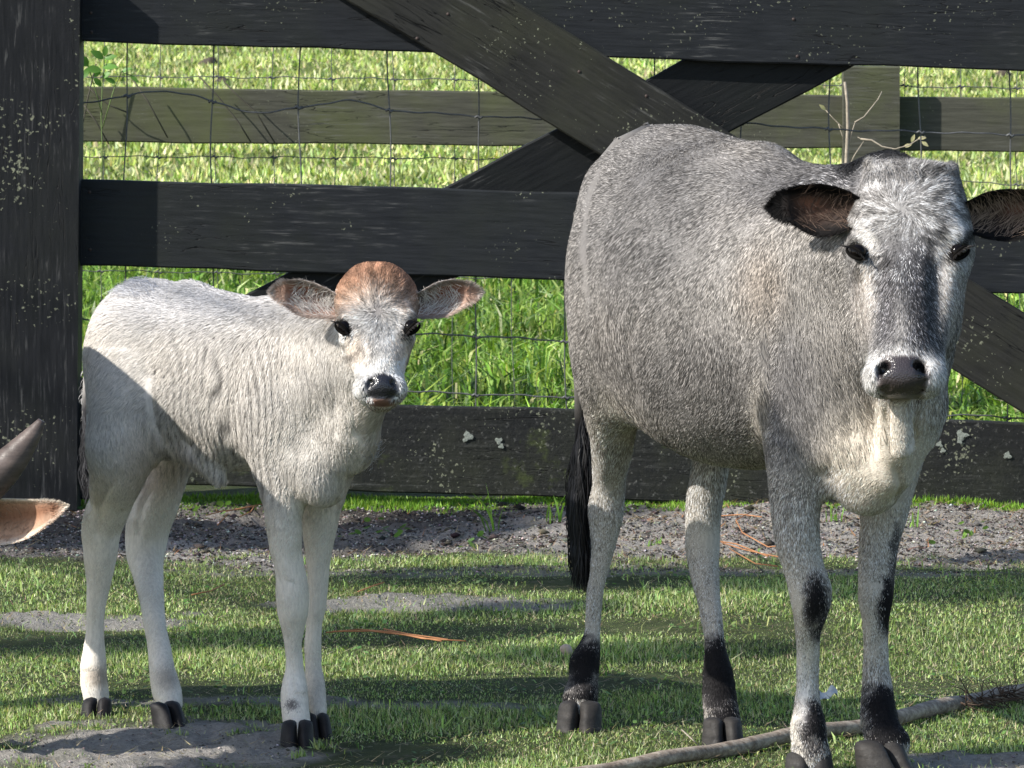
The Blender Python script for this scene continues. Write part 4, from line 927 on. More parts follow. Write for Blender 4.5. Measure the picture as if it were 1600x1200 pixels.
    if hair is not None:
        ux = RNG.uniform(.08, .62, hairn); vx = np.where(RNG.random(hairn) < .5, RNG.uniform(.02, .35, hairn), RNG.uniform(.6, .98, hairn))
        ii = (ux*(nu-1)).astype(int); jj = (vx*(nv-1)).astype(int); P = V[ii, jj]+RNG.normal(size=(hairn, 3))*.002; Mn = gN[ii, jj]
        comb = out*(.6)+np.array([0, 0, -1.])*np.where(vx < .5, 1., -.5)[:, None]+RNG.normal(size=(hairn, 3))*.25
        col = np.array(hair)*RNG.uniform(.6, 1.2, (hairn, 1))
        fur('ear_hair', P, Mn, comb, RNG.uniform(.5, 1.3, hairn)*hlen*1.35, np.full(hairn, .0009), RNG.uniform(.1, .7, hairn), col, parent, fur_m, 2, .2)
    return o
def eye(parent, c, r, look, slant, lash=True, lid=(1.22, .72)):
    """eyeball, lids and lashes"""
    u = np.linspace(0, np.pi, 13); v = np.arange(20)*2*np.pi/20
    S = np.array([[math.sin(a)*math.cos(b), math.sin(a)*math.sin(b), math.cos(a)] for a in u for b in v])
    F = np.array([(i*20+j, i*20+(j+1) % 20, (i+1)*20+(j+1) % 20, (i+1)*20+j) for i in range(12) for j in range(20)])
    fast_mesh('eye', c+S*r, F, eye_m, parent, True, origin=c)
    look = np.array(look, float); look /= np.linalg.norm(look); sd = np.cross(look, [0, 0, 1]); sd /= np.linalg.norm(sd); up = np.cross(sd, look)
    sd2 = sd*math.cos(slant)+up*math.sin(slant); up2 = np.cross(sd2, look)
    for top in (1, -1):
        a = np.linspace(0, np.pi, 15); pts = c+look*r*.62+sd2*(np.cos(a)*r*lid[0])[:, None]+up2*top*(np.sin(a)*r*(lid[1] if top > 0 else lid[1]*.85))[:, None]+look*(np.sin(a)*r*.30)[:, None]
        tube_obj('eyelid', pts, r*(.12+.12*np.sin(a)), lid_m, parent, 7)
        if top > 0 and lash:
            n = 110; q = RNG.uniform(.05, .95, n); P = np.stack([np.interp(q, np.linspace(0, 1, 15), pts[:, k]) for k in range(3)], 1)
            out = look*.45+np.array([0, 0, .10]); comb = out[None]+(P-c)*60+RNG.normal(size=(n, 3))*.12
            fur('eyelash', P, np.tile(up2, (n, 1)), comb, RNG.uniform(.6, 1.15, n)*r*1.1, np.full(n, .0012), np.full(n, .05), np.tile((.012, .010, .009), (n, 1)), parent, black_hair, 2, .1)

# ------------------------------------------------------------ the grey cow
cow = thing('cow', 'grey humped cow with black ear rims and white muzzle standing at the right', 'cow', loc=tuple(gp(1150, 1165)))
S = cow_body(); V, Q, Nn = S.mesh(2)
FACE_C = (1411, 326)
def cow_head(P):
    px, py, _ = proj(P); Yf = np.interp(py, [262, 600], [9.70, 9.50])
    hw = np.interp(py, [250, 380, 480, 560, 625], [76, 96, 78, 60, 64])+4
    return sstep(.25, .17, P[:, 1]-Yf)*(1-sstep(hw*.96, hw*1.12, np.abs(px-np.interp(py, [250, 380, 600], [1422, 1420, 1412]))))*(1-sstep(612, 632, py)), px, py
def cow_coat(P, M):
    hm, px, py = cow_head(P)
    n1 = waves(P, 5, 71, 8, 2); n2 = waves(P, 22, 72, 8, 2)
    c = np.tile(np.array([.225, .210, .195]), (len(P), 1))
    c = mixc(c, (.26, .24, .22), sstep(-.2, 1., n1)*.55)
    c = mixc(c, (.13, .122, .118), sstep(.1, 1.2, -n1)*.3)
    # body: darker quarter and neck top, paler shoulder, belly and legs
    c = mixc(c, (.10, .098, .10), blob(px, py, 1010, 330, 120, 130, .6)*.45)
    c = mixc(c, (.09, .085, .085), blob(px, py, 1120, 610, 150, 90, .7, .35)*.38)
    c = mixc(c, (.42, .40, .38), blob(px, py, 1200, 400, 110, 130, .8)*.40)
    c = mixc(c, (.36, .27, .20), blob(px, py, 1190, 450, 32, 55, .9)*.35)
    c = mixc(c, (.50, .46, .42), blob(px, py, 1290, 560, 40, 110, .8)*.25)
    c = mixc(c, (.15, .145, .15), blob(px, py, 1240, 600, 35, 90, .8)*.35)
    c = mixc(c, (.016, .016, .017), blob(px, py, 1390, 250, 90, 44, .4)*(P[:, 2] > .9)*1.)
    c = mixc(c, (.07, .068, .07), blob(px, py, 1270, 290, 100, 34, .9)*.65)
    c = mixc(c, (.52, .47, .39), blob(px, py, 1188, 650, 16, 60, .7)*.7)
    low = sstep(.60, .42, P[:, 2]+.02*n1)
    c = mixc(c, (.62, .57, .50), low*.85)
    c = mixc(c, (.60, .54, .46), blob(px, py, 1355, 735, 88, 110, .4))
    c = mixc(c, (.62, .56, .48), blob(px, py, 1420, 670, 60, 80, .4))
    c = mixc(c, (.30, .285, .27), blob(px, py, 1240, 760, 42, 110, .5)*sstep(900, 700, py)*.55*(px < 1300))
    c = mixc(c, (.60, .54, .46), blob(px, py, 960, 680, 40, 60, .6)*.6)
    # black knees and fetlocks
    K = (.014, .013, .014)
    for cx, cy, rx, ry, w, ro in ((910, 1035, 40, 36, 1, 0), (905, 1088, 45, 14, 1, 0), (1125, 1052, 40, 52, 1, -.1), (1132, 1122, 40, 14, 1, 0), (1132, 1085, 40, 12, .35, 0), (1270, 1128, 22, 34, 1, 0), (1268, 1178, 34, 9, .7, 0), (1383, 1108, 32, 42, 1, -.35), (1396, 1152, 48, 14, .9, 0), (1275, 945, 18, 42, 1, 0), (1388, 948, 14, 38, 1, .1), (1398, 880, 9, 60, .5, .1)):
        c = mixc(c, K, blob(px+5*n2, py+16*n2, cx, cy, rx, ry, .42, ro)*w*(P[:, 2] < .45))
    c = mixc(c, (.78, .76, .74), blob(px, py, 1255, 1070, 12, 60, .6)*.8*(P[:, 2] < .3))  # sun spot on the front shin painted into the coat
    # face
    h = np.tile(np.array([.25, .24, .235]), (len(P), 1)); ax = np.abs(px-np.interp(py, [262, 400, 600], [1420, 1417, 1411]))
    h = mixc(h, (.36, .345, .33), blob(px, py, 1410, 330, 62, 62, .7)*.65)
    h = mixc(h, (.085, .082, .084), blob(px, py, 1415, 425, 66, 55, .7)*.75)
    h = mixc(h, (.034, .034, .038), blob(px, py, 1438, 488, 19, 74, .9)*.82); h = mixc(h, (.065, .062, .066), blob(px, py, 1384, 485, 14, 62, .9)*.75)
    h = mixc(h, (.06, .06, .06), blob(px, py, 1462, 500, 14, 60, .8)*.55)
    h = mixc(h, (.34, .32, .30), blob(px, py, 1410, 520, 9, 50, .8)*.7)
    for s, ex in ((-1, 1341), (1, 1496)):
        h = mixc(h, (.74, .69, .62), blob(px, py, ex-s*16, 378, 13, 30, .6, s*.5)*.8)
        h = mixc(h, (.78, .73, .67), blob(px, py, ex-s*17, 440, 12, 42, .6, s*.18)*.9)
        h = mixc(h, (.62, .52, .44), blob(px, py, ex-s*8, 470, 16, 60, .8)*.5)
        h = mixc(h, (.013, .012, .012), blob(px, py, ex, 394, 19, 13, .35, -s*.6))
    h = mixc(h, (.80, .775, .74), blob(px, py, 1411, 588, 82, 44, .35))
    pad = blob(px, py, 1410, 590, 40, 40, .14); pad = np.minimum(pad, sstep(552, 560, py))
    h = mixc(h, (.040, .033, .034), pad); h = mixc(h, (.055, .042, .036), pad*sstep(597, 606, py)*.6)
    h = mixc(h, (.004, .004, .004), np.maximum(blob(px, py, 1381, 578, 8, 9, .4), blob(px, py, 1439, 580, 8, 12, .4))*pad)
    return mixc(c, h, hm), pad*hm
qx, qy, _ = proj(V); AU = V@frame((.63, -.77))[0]
V = V+Nn*(  .0013*np.sin(AU*2*np.pi/.07+waves(V, 2, 66))*blob(qx, qy, 1100, 480, 90, 150, .6)+.0012*waves(V, 7, 67, 9, 2)*(V[:, 2] > .1))[:, None]
for ln, dp, wd in (([(1207, 430), (1199, 520), (1200, 600), (1196, 690)], .011, 7), ([(1002, 645), (985, 590), (980, 530), (1000, 470)], .010, 7), ([(1284, 752), (1292, 715), (1297, 690)], .008, 3.5), ([(1284, 752), (1305, 738)], .006, 3),
                   ([(1384, 628), (1384, 680), (1396, 716)], .010, 4), ([(1434, 625), (1431, 680), (1420, 712)], .010, 4), ([(1300, 560), (1322, 640), (1335, 700)], .006, 7), ([(1345, 560), (1362, 640), (1372, 720)], .006, 6), ([(1398, 716), (1410, 760), (1395, 795)], .007, 4),
                   ([(948, 250), (921, 310), (914, 390), (922, 480)], .007, 4), ([(958, 690), (950, 740), (952, 770)], .004, 4), ([(934, 850), (930, 950), (926, 1000)], .0035, 3), ([(1105, 900), (1112, 980), (1120, 1030)], .0035, 3),
                   ([(1258, 990), (1259, 1040), (1256, 1090)], .003, 3), ([(1366, 985), (1364, 1050), (1362, 1095)], .004, 3), ([(1376, 985), (1375, 1040), (1374, 1080)], .003, 3), ([(1350, 905), (1385, 912)], .003, 4), ([(1250, 905), (1290, 915)], .002, 4), ([(1060, 235), (1020, 262), (1000, 300)], .006, 9), ([(1230, 690), (1262, 720), (1280, 770)], .004, 5), ([(1225, 470), (1255, 560), (1262, 640)], .006, 9)):
    V = crease(V, Nn, ln, dp, wd)
cc, cw = cow_coat(V, Nn)
fast_mesh('body', V, Q, skin, cow, True, {'coat': cc, 'wet': cw}, origin=tuple(cow.location))
def whorl(px, py, c, P, twist=.9):
    """hair directions radiating from a whorl on the forehead (world vectors)"""
    dx, dy = px-c[0], py-c[1]; r = np.sqrt(dx*dx+dy*dy)+1; tw_ = twist*np.exp(-r/38.)
    vx = (dx*np.cos(tw_)-dy*np.sin(tw_))/r; vy = (dx*np.sin(tw_)+dy*np.cos(tw_))/r
    return np.stack([vx, 0*vx-.0, -vy], 1)
def wstreak(px, py, c, seed):
    """locks of lighter and darker hair fanning out from the whorl"""
    dx, dy = px-c[0], py-c[1]; r = np.sqrt(dx*dx+dy*dy)+1; th = np.arctan2(dy, dx)+.9*np.exp(-r/38.)+.10*np.sin(r/9.)
    return waves(np.stack([np.cos(th), np.sin(th), r/150.], 1), 3.2, seed, 14, 2)*1.6
def vis(P, M): return np.where((M@CF) < .15, 1., .18)*np.where(P[:, 2] < .52, 1.9, 1.)*np.where(P[:, 1] < 9.76, 1.8, 1.)
def cow_fur(n, seg, Lr, W, lf, name, sel=None):
    P, M = sample(V, Q, Nn, n, vis); wet = cow_coat(P, M)[1]; col = cow_coat(P+RNG.normal(size=P.shape)*.0065, M)[0]; hm, px, py = cow_head(P)
    A = frame((.63, -.77)); body = -A[0]*.55+np.array([0, 0, -1.])*.9
    comb = body[None]+.45*np.stack([waves(P, 3.5, 81), waves(P, 3.5, 82), waves(P, 3.5, 83)], 1)
    legm = sstep(.55, .4, P[:, 2]); comb = comb*(1-legm[:, None])+np.array([0, 0, -1.])*legm[:, None]
    comb = comb*(1-hm[:, None])+(whorl(px, py, FACE_C, P)*1.2+RNG.normal(size=P.shape)*.12)*hm[:, None]
    k = wet < .3; k &= RNG.random(n) < np.where(blob(px, py, 1341, 394, 17, 13, .2)+blob(px, py, 1496, 394, 17, 13, .2) > .3, hm < .5, True)
    P, M, comb, col, hm, px, py = P[k], M[k], comb[k], col[k], hm[k], px[k], py[k]
    comb += RNG.normal(size=P.shape)*.16
    b = RNG.random(len(P)); g = col.mean(1); cr = blob(px, py, 1385, 710, 75, 100, .4); amp = np.where(g < .05, .25, .85)*(1-.6*cr)
    f = np.where(b < .42, 1-amp*.68, np.where(b < .70, .95, 1+amp*1.6))*RNG.uniform(.85, 1.15, len(P)); f = f*np.where((g < .11) & (g > .02) & (b > .86), 3.2, 1.)*np.exp(.75*hm*sstep(455, 400, py)*wstreak(px, py, FACE_C, 300)); col = np.clip(col*f[:, None], .006, .86)
    poll = hm*sstep(282, 264, py)
    L = RNG.uniform(*Lr, len(P))*(1+.25*waves(P, 9, 84))*(1-.40*sstep(.5, .35, P[:, 2]))*(1-.35*blob(px, py, 1385, 710, 60, 90, .4))*(1+.5*poll)*(1-.05*hm*(1-poll)); 
    return fur(name, P, M, comb, L, np.full(len(P), W)*RNG.uniform(.7, 1.3, len(P))*(1-.35*hm), lf+.18*RNG.random(len(P))+.35*poll, col, cow, fur_m, seg, .1)
cow_fur(430000, 1, (.0065, .012), .00155, .10, 'coat')
def chest_d(P, M):
    px, py, _ = proj(P); return (blob(px, py, 1188, 655, 14, 50, .6)+blob(px, py, 1305, 665, 50, 40, .6)+.6*blob(px, py, 1262, 560, 50, 120, .7)+blob(px, py, 1370, 255, 50, 16, .6))*((M@CF) < 0)+1e-6
P, M = sample(V, Q, Nn, 16000, chest_d); col, _ = cow_coat(P, M)
fur('long_hair', P, M, np.array([[.35, 0, -1.]])+RNG.normal(size=P.shape)*.22, RNG.uniform(.018, .034, len(P)), np.full(len(P), .0014), RNG.uniform(.05, .22, len(P)), np.clip(col*RNG.uniform(.55, 1.5, (len(P), 1)), 0, .8), cow, fur_m, 2, .15)

def near(V, c, r): return V[np.linalg.norm(V-c, axis=1) < r]
def head_at(px, py, yp, yn, Yp, Yn, b): return at(px, py, np.interp(py, [yp, yn], [Yp, Yn])+b)
for s, ex in ((-1, 1341), (1, 1496)):
    eye(cow, head_at(ex, 394, 262, 600, 9.70, 9.50, .010), .0140, (s*.70, -1, -.1), -s*.45, lid=(1.25, .58))
def in_cow(e, uv, P):
    c = mixc(np.tile(np.array((.036, .025, .021)), (len(e), 1)), (.24, .11, .07), np.exp(-((uv[:, 0]-.52)/.18)**2-((uv[:, 1]-.38)/.22)**2)); return mixc(c, (.012, .011, .011), 1-sstep(.22, .55, e))
EB = (.014, .013, .013)
ear(cow, [(1346, 312), (1328, 300), (1305, 292), (1280, 288), (1255, 289), (1232, 296), (1214, 309), (1204, 323)], [(1348, 352), (1328, 358), (1306, 366), (1284, 370), (1262, 364), (1238, 350), (1217, 338), (1204, 325)], 9.70, .05, .035, in_cow, EB, EB, hair=(.13, .09, .07), hairn=200, hlen=.026)
ear(cow, [(1500, 322), (1518, 312), (1545, 300), (1575, 296), (1605, 297), (1630, 305), (1650, 320), (1660, 332)], [(1500, 360), (1522, 366), (1548, 374), (1575, 376), (1602, 372), (1628, 362), (1648, 348), (1660, 334)], 9.70, .06, .035, in_cow, EB, EB, hair=(.32, .23, .17), hairn=420, hlen=.026)
claws(cow, 903, 1139, 66, 1096, (-.10, -1), hoof_m); claws(cow, 1133, 1167, 62, 1122, (.12, -1), hoof_m)
claws(cow, 1267, 1214, 74, 1174, (.05, -1), hoof_m); claws(cow, 1400, 1212, 84, 1158, (.62, -.8), hoof_m, grow=1.15)
P, M = sample(V, Q, Nn, 2600, lambda P, M: (blob(*proj(P)[:2], 1357, 262, 10, 12, .4)+blob(*proj(P)[:2], 1488, 268, 10, 12, .4)+.35*blob(*proj(P)[:2], 1422, 258, 60, 7, .4))*(M[:, 2] > .1)*(P[:, 1] < 9.82)+1e-9)
sx = np.sign(proj(P)[0]-1422)
fur('poll_tuft', P, M, np.stack([.25*sx, 0*sx-.3, 1+0*sx], 1)+RNG.normal(size=P.shape)*.2, RNG.uniform(.010, .020, len(P)), np.full(len(P), .0012), RNG.uniform(.2, .6, len(P)), np.tile((.42, .40, .38), (len(P), 1))*RNG.uniform(.4, 1.5, (len(P), 1)), cow, fur_m, 2, .2)
# tail: a stalk down the far side of the rump and a black switch
tail_pts = [at(*q) for q in ((1018, 212, 10.53), (972, 232, 10.50), (935, 272, 10.47), (912, 335, 10.46), (902, 420, 10.48), (902, 510, 10.53), (907, 600, 10.60), (908, 660, 10.63), (908, 760, 10.63), (912, 850, 10.63))]
tv, tf, tc = tube(tail_pts, [.024, .022, .018, .016, .014, .013, .012, .012, .011, .006], 12)
tcol = mixc(np.tile(np.array((.17, .16, .15)), (len(tv), 1)), (.010, .010, .011), sstep(.62, .55, tv[:, 2]))
fast_mesh('tail', tv, [tf, tc], skin, cow, True, {'coat': tcol, 'wet': np.zeros(len(tv))}, origin=tuple(tail_pts[0]))
def strands(name, n, path, spread, L, W, col, parent, mat, seed, tipx=0., segs=9, jit=.35):
    """long hanging hairs that leave the path and fall, each a narrow curved ribbon"""
    path = np.array(path); r = np.random.default_rng(seed); u = r.random(n)**1.1; k = u*(len(path)-1); i = np.clip(k.astype(int), 0, len(path)-2); P = path[i]+(path[i+1]-path[i])*(k-i)[:, None]
    ang = r.uniform(0, 6.28, n); out = np.stack([np.cos(ang), np.sin(ang), 0*ang], 1); ln = L*r.uniform(.55, 1.1, n)*(1-.35*u)
    t = np.linspace(0, 1, segs); amp = spread*r.uniform(.2, 1., n); cl = np.round(r.random(n)*9)/9
    ctr = P[:, None]+out[:, None]*(amp[:, None]*np.sin(t*2.3)[None])[..., None]+np.array([0, 0, -1.])*(ln[:, None]*t[None])[..., None]
    ctr[..., 0] += tipx*t[None]**2+.012*(cl[:, None]-.5)*t[None]**2*2+.004*np.sin(t[None]*6+cl[:, None]*20)
    side = np.stack([np.sin(ang+1), np.cos(ang+1)*.3, 0*ang], 1); side /= np.linalg.norm(side, axis=1)[:, None]
    w = W*np.interp(t, [0, .15, .7, 1], [.6, 1, .8, .05])*.5
    Vv = np.stack([ctr-side[:, None]*w[None, :, None], ctr+side[:, None]*w[None, :, None]], 2).reshape(-1, 3)
    b = (np.arange(n)*segs*2)[:, None]+np.arange(segs-1)[None]*2; F = np.stack([b, b+1, b+3, b+2], -1).reshape(-1, 4)
    c = np.repeat(np.array(col)*r.uniform(.5, 1.7, (n, 1)), segs*2, 0)
    o = fast_mesh(name, Vv, F, mat, parent, True, {'coat': c}); o['kind'] = 'stuff'; return o
kt = RNG.integers(0, len(tv)-2, 7000); tN = tv[kt]-np.array([np.interp(tv[kt][:, 2], np.array(tail_pts)[::-1, 2], np.array(tail_pts)[::-1, q]) for q in range(3)]).T; tN /= np.linalg.norm(tN, axis=1)[:, None]+1e-6; kk = tv[kt][:, 2] > .66
fur('tail_coat', tv[kt][kk]+RNG.normal(size=(kk.sum(), 3))*.001, tN[kk], np.array([[-.2, 0, -1.]])+RNG.normal(size=(kk.sum(), 3))*.1, RNG.uniform(.006, .011, kk.sum()), np.full(kk.sum(), .0018), np.full(kk.sum(), .14), np.tile((.22, .21, .20), (kk.sum(), 1))*RNG.uniform(.4, 1.7, (kk.sum(), 1)), cow, fur_m)
strands('tail_switch', 1500, [at(912, 650, 10.6), at(906, 700, 10.6), at(908, 760, 10.6), at(912, 830, 10.6)], .026, .20, .0022, (.012, .012, .014), cow, black_hair, 5, .004)
strands('tail_tip', 120, [at(908, 830, 10.6), at(912, 860, 10.6)], .014, .12, .0022, (.010, .010, .011), cow, black_hair, 6, .012)

# ------------------------------------------------------------ the white calf
calf = thing('calf', 'white calf with a rusty brown crown and black nose standing at the left', 'calf', loc=tuple(gp(320, 1130)))
S = calf_body(); V, Q, Nn = S.mesh(2)
CALF_C = (590, 486)
def calf_head(P):
    px, py, _ = proj(P); Yf = np.interp(py, [420, 620], [10.07, 9.95]); hw = np.interp(py, [410, 470, 520, 590, 640], [62, 66, 60, 42, 44])+2
    return sstep(.17, .12, P[:, 1]-Yf)*(1-sstep(hw*.97, hw*1.12, np.abs(px-np.interp(py, [420, 620], [588, 595]))))*(1-sstep(636, 645, py)), px, py
def calf_coat(P, M):
    hm, px, py = calf_head(P); n1 = waves(P, 6, 91, 8, 2); n2 = waves(P, 28, 92, 8, 2)
    c = np.tile(np.array([.70, .66, .61]), (len(P), 1))
    c = mixc(c, (.52, .50, .48), sstep(.1, 1.2, n1)*.4)
    c = mixc(c, (.56, .565, .60), blob(px, py, 300, 470, 150, 40, .8)*.5)
    c = mixc(c, (.84, .78, .70), sstep(.50, .34, P[:, 2])*.85)
    c = mixc(c, (.70, .58, .50), blob(px, py, 250, 720, 60, 50, .7)*.5)
    c = mixc(c, (.36, .30, .25), blob(px, py, 155, 1058, 20, 14, .7)*.7*(P[:, 2] < .2)); c = mixc(c, (.32, .28, .24), blob(px, py, 262, 1060, 16, 16, .8)*.6*(P[:, 2] < .2))
    c = mixc(c, (.12, .11, .11), blob(px, py, 456, 1101, 9, 7, .7)*.8*(P[:, 2] < .1)); c = mixc(c, (.42, .38, .33), blob(px, py, 495, 1080, 16, 30, .8)*.5*(P[:, 2] < .16))
    c = mixc(c, (.70, .67, .64), blob(px, py, 155, 1085, 30, 10, .5)*.6*(P[:, 2] < .1))
    h = np.tile(np.array([.68, .65, .61]), (len(P), 1)); h = mixc(h, (.50, .475, .45), blob(px, py, 590, 482, 56, 40, .6)*.8)
    red = sstep(488, 420, py+5*n2+15*np.cos((px-590)/62*3.1)*.6-10); red = np.maximum(red, (1-sstep(0, 22, (px-518)))*(py < 500)*(py > 430)*.8)
    h = mixc(h, (.27, .135, .080), red*.85)
    h = mixc(h, (.10, .09, .09), blob(px, py, 590, 484, 10, 9, .9)*.6); h = mixc(h, (.35, .33, .31), blob(px, py, 590, 470, 34, 26, .9)*.35)
    h = mixc(h, (.55, .42, .32), blob(px, py, 558, 545, 16, 22, .9)*.5+blob(px, py, 628, 545, 12, 22, .9)*.5)
    for s, ex in ((-1, 538), (1, 642)): h = mixc(h, (.012, .011, .011), blob(px, py, ex-s*2, 513, 15, 9, .3, -s*.75))
    h = mixc(h, (.80, .79, .78), blob(px, py, 596, 604, 46, 26, .4)*.9)
    pad = blob(px, py, 596.5, 605, 26, 21, .16)*(1-sstep(622, 626, py))
    lip = blob(px, py, 597, 630, 21, 6, .3)
    h = mixc(h, (.016, .016, .020), pad); h = mixc(h, (.16, .085, .065), lip)
    h = mixc(h, (.003, .003, .003), np.maximum(blob(px, py, 579, 598, 5, 6, .4), blob(px, py, 615, 598, 5, 6, .4))*pad)
    return mixc(c, h, hm), np.maximum(pad, lip*.6)*hm
V = V+Nn*(.0010*waves(V, 9, 68, 9, 2)*(V[:, 2] > .08))[:, None]
for ln, dp, wd in (([(262, 700), (244, 655), (240, 600), (255, 550)], .008, 6), ([(407, 700), (398, 640), (400, 580)], .006, 6), ([(522, 795), (532, 760), (528, 730)], .005, 3), ([(538, 775), (546, 745), (540, 715)], .005, 3), ([(508, 560), (520, 620), (528, 690)], .005, 5), ([(545, 590), (552, 640), (560, 690)], .006, 4.5), ([(566, 640), (570, 680), (574, 705)], .005, 4),
                   ([(176, 745), (156, 790), (150, 850)], .006, 4), ([(240, 750), (218, 800), (213, 850)], .006, 4), ([(150, 880), (149, 960), (148, 1020)], .002, 2.5), ([(452, 985), (455, 1040), (458, 1085)], .0025, 2.5), ([(440, 905), (470, 915)], .002, 3), ([(262, 640), (300, 700), (330, 728)], .005, 6)):
    V = crease(V, Nn, ln, dp, wd)
cc, cw = calf_coat(V, Nn)
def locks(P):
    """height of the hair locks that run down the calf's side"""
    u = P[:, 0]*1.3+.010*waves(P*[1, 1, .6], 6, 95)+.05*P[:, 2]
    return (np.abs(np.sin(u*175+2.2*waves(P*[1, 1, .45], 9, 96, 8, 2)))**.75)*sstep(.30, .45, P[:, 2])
lk = locks(V); hmv = calf_head(V)[0]; qx, qy, _ = proj(V); side_ = sstep(225, 290, qx)*sstep(540, 480, qx-.1*(qy-600))*sstep(470, 520, qy); V = V+Nn*(.0016*lk*(1-hmv)*side_)[:, None]
fast_mesh('body', V, Q, skin, calf, True, {'coat': cc, 'wet': cw}, origin=tuple(calf.location))
P, M = sample(V, Q, Nn, 265000, vis); wet = calf_coat(P, M)[1]; col = calf_coat(P+RNG.normal(size=P.shape)*.006, M)[0]; hm, px, py = calf_head(P)
A = frame((.74, -.67)); comb = np.tile(-A[0]*.22+np.array([0, 0, -1.]), (len(P), 1))+.28*np.stack([waves(P, 5, 85), waves(P, 5, 86), 0*px], 1)
rump = sstep(330, 200, px)*(py < 640); comb = comb+rump[:, None]*(-A[0]*.8)[None]
top = sstep(540, 470, py)*(1-hm); comb = comb+top[:, None]*(-A[0]*1.0)[None]
comb = comb*(1-hm[:, None])+whorl(px, py, CALF_C, P, .25)*1.3*hm[:, None]
k = (wet < .3) & (blob(px, py, 538, 512, 14, 10, .2)+blob(px, py, 642, 512, 14, 10, .2) < .3); P, M, comb, col, hm, px, py, top = P[k], M[k], comb[k], col[k], hm[k], px[k], py[k], top[k]
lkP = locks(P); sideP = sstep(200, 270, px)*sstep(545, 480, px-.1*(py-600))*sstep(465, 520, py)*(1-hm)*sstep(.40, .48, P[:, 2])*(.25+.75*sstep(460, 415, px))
comb += RNG.normal(size=P.shape)*(.16-.10*sideP)[:, None]
leg = sstep(.52, .28, P[:, 2]); L = RNG.uniform(.011, .020, len(P))*(1+.5*sideP)*(1-.62*leg)*(1-.45*hm)*(1+.35*top)
b = RNG.random(len(P)); f = np.where(b < .18, .70+.2*leg, np.where(b < .6, .96, 1.12))*RNG.uniform(.9, 1.1, len(P)); f = f*(1-.20*leg)**0*(1-.80*sideP*(1-lkP)**1.15)*np.exp(.42*hm*wstreak(px, py, CALF_C, 301)); col = np.clip(col*f[:, None], .01, .88)  # strands in the gaps between locks darkened, their shade put into the colour
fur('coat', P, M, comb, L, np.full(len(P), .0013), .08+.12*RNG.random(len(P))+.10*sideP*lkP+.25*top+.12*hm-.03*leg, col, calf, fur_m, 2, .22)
for s, ex in ((-1, 538), (1, 642)):
    eye(calf, head_at(ex-s*1, 512, 420, 620, 10.07, 9.95, .012), .0128, (s*.70, -1, -.1), -s*.6, lid=(1.2, .55))
def in_calf(e, uv, P):
    c = mixc(np.tile(np.array((.40, .27, .21)), (len(e), 1)), (.20, .065, .035), np.exp(-((uv[:, 0]-.52)/.2)**2-((uv[:, 1]-.34)/.2)**2)*.9); c = mixc(c, (.20, .11, .09), np.exp(-((uv[:, 0]-.32)/.16)**2-((uv[:, 1]-.66)/.2)**2)*.6); return mixc(c, (.10, .09, .085), np.exp(-((uv[:, 0]-.12)/.12)**2-((uv[:, 1]-.25)/.3)**2)*.8)
RIM = (.52, .46, .42)
ear(calf, [(530, 462), (518, 455), (502, 447), (483, 440), (466, 437), (447, 439), (433, 447), (425, 456)], [(530, 496), (514, 497), (496, 497), (479, 495), (464, 490), (450, 480), (437, 467), (426, 457)], 10.08, .03, .026, in_calf, (.60, .57, .54), RIM, .004, hair=(.70, .66, .62), hairn=420, hlen=.021)
ear(calf, [(645, 462), (658, 455), (674, 446), (692, 439), (709, 437), (727, 441), (741, 449), (750, 456)], [(645, 496), (660, 497), (676, 497), (692, 496), (707, 491), (722, 481), (738, 468), (749, 458)], 10.08, .03, .026, in_calf, (.60, .57, .54), RIM, .004, hair=(.70, .66, .62), hairn=420, hlen=.021)
claws(calf, 150, 1121, 46, 1089, (-.05, -1), hoofb_m); claws(calf, 272, 1135, 50, 1096, (.55, -.85), hoofb_m)
claws(calf, 466, 1163, 50, 1125, (.1, -1), hoofb_m); claws(calf, 500, 1150, 40, 1114, (.25, -1), hoofb_m)
ct = [at(*q) for q in ((205, 452, 10.78), (160, 490, 10.83), (139, 560, 10.84), (134, 640, 10.84), (136, 720, 10.84), (142, 770, 10.84))]
tv, tf, tc = tube(ct, [.016, .012, .009, .008, .007, .003], 10)
fast_mesh('tail', tv, [tf, tc], skin, calf, True, {'coat': mixc(np.tile(np.array((.66, .63, .60)), (len(tv), 1)), (.05, .05, .055), sstep(.62, .56, tv[:, 2])), 'wet': np.zeros(len(tv))}, origin=tuple(ct[0]))
strands('tail_switch', 520, [at(136, 635, 10.84), at(135, 700, 10.84), at(139, 745, 10.84)], .014, .085, .0018, (.05, .05, .055), calf, fur_m, 8, .004)
strands('tail_hair', 260, [at(140, 545, 10.84), at(134, 640, 10.84)], .006, .05, .0018, (.55, .53, .52), calf, fur_m, 9, .0)
P, M = sample(V, Q, Nn, 1600, lambda P, M: (blob(*proj(P)[:2], 215, 452, 28, 14, .4)*(M[:, 2] > .3)+.0+blob(*proj(P)[:2], 578, 705, 10, 22, .4)*.25)+1e-9)
fur('tuft', P, M, np.array([[-.9, 0, .5]])+RNG.normal(size=P.shape)*.35, RNG.uniform(.015, .035, len(P)), np.full(len(P), .0011), RNG.uniform(.3, .9, len(P)), np.tile((.55, .55, .57), (len(P), 1))*RNG.uniform(.6, 1.3, (len(P), 1)), calf, fur_m, 2, .3)

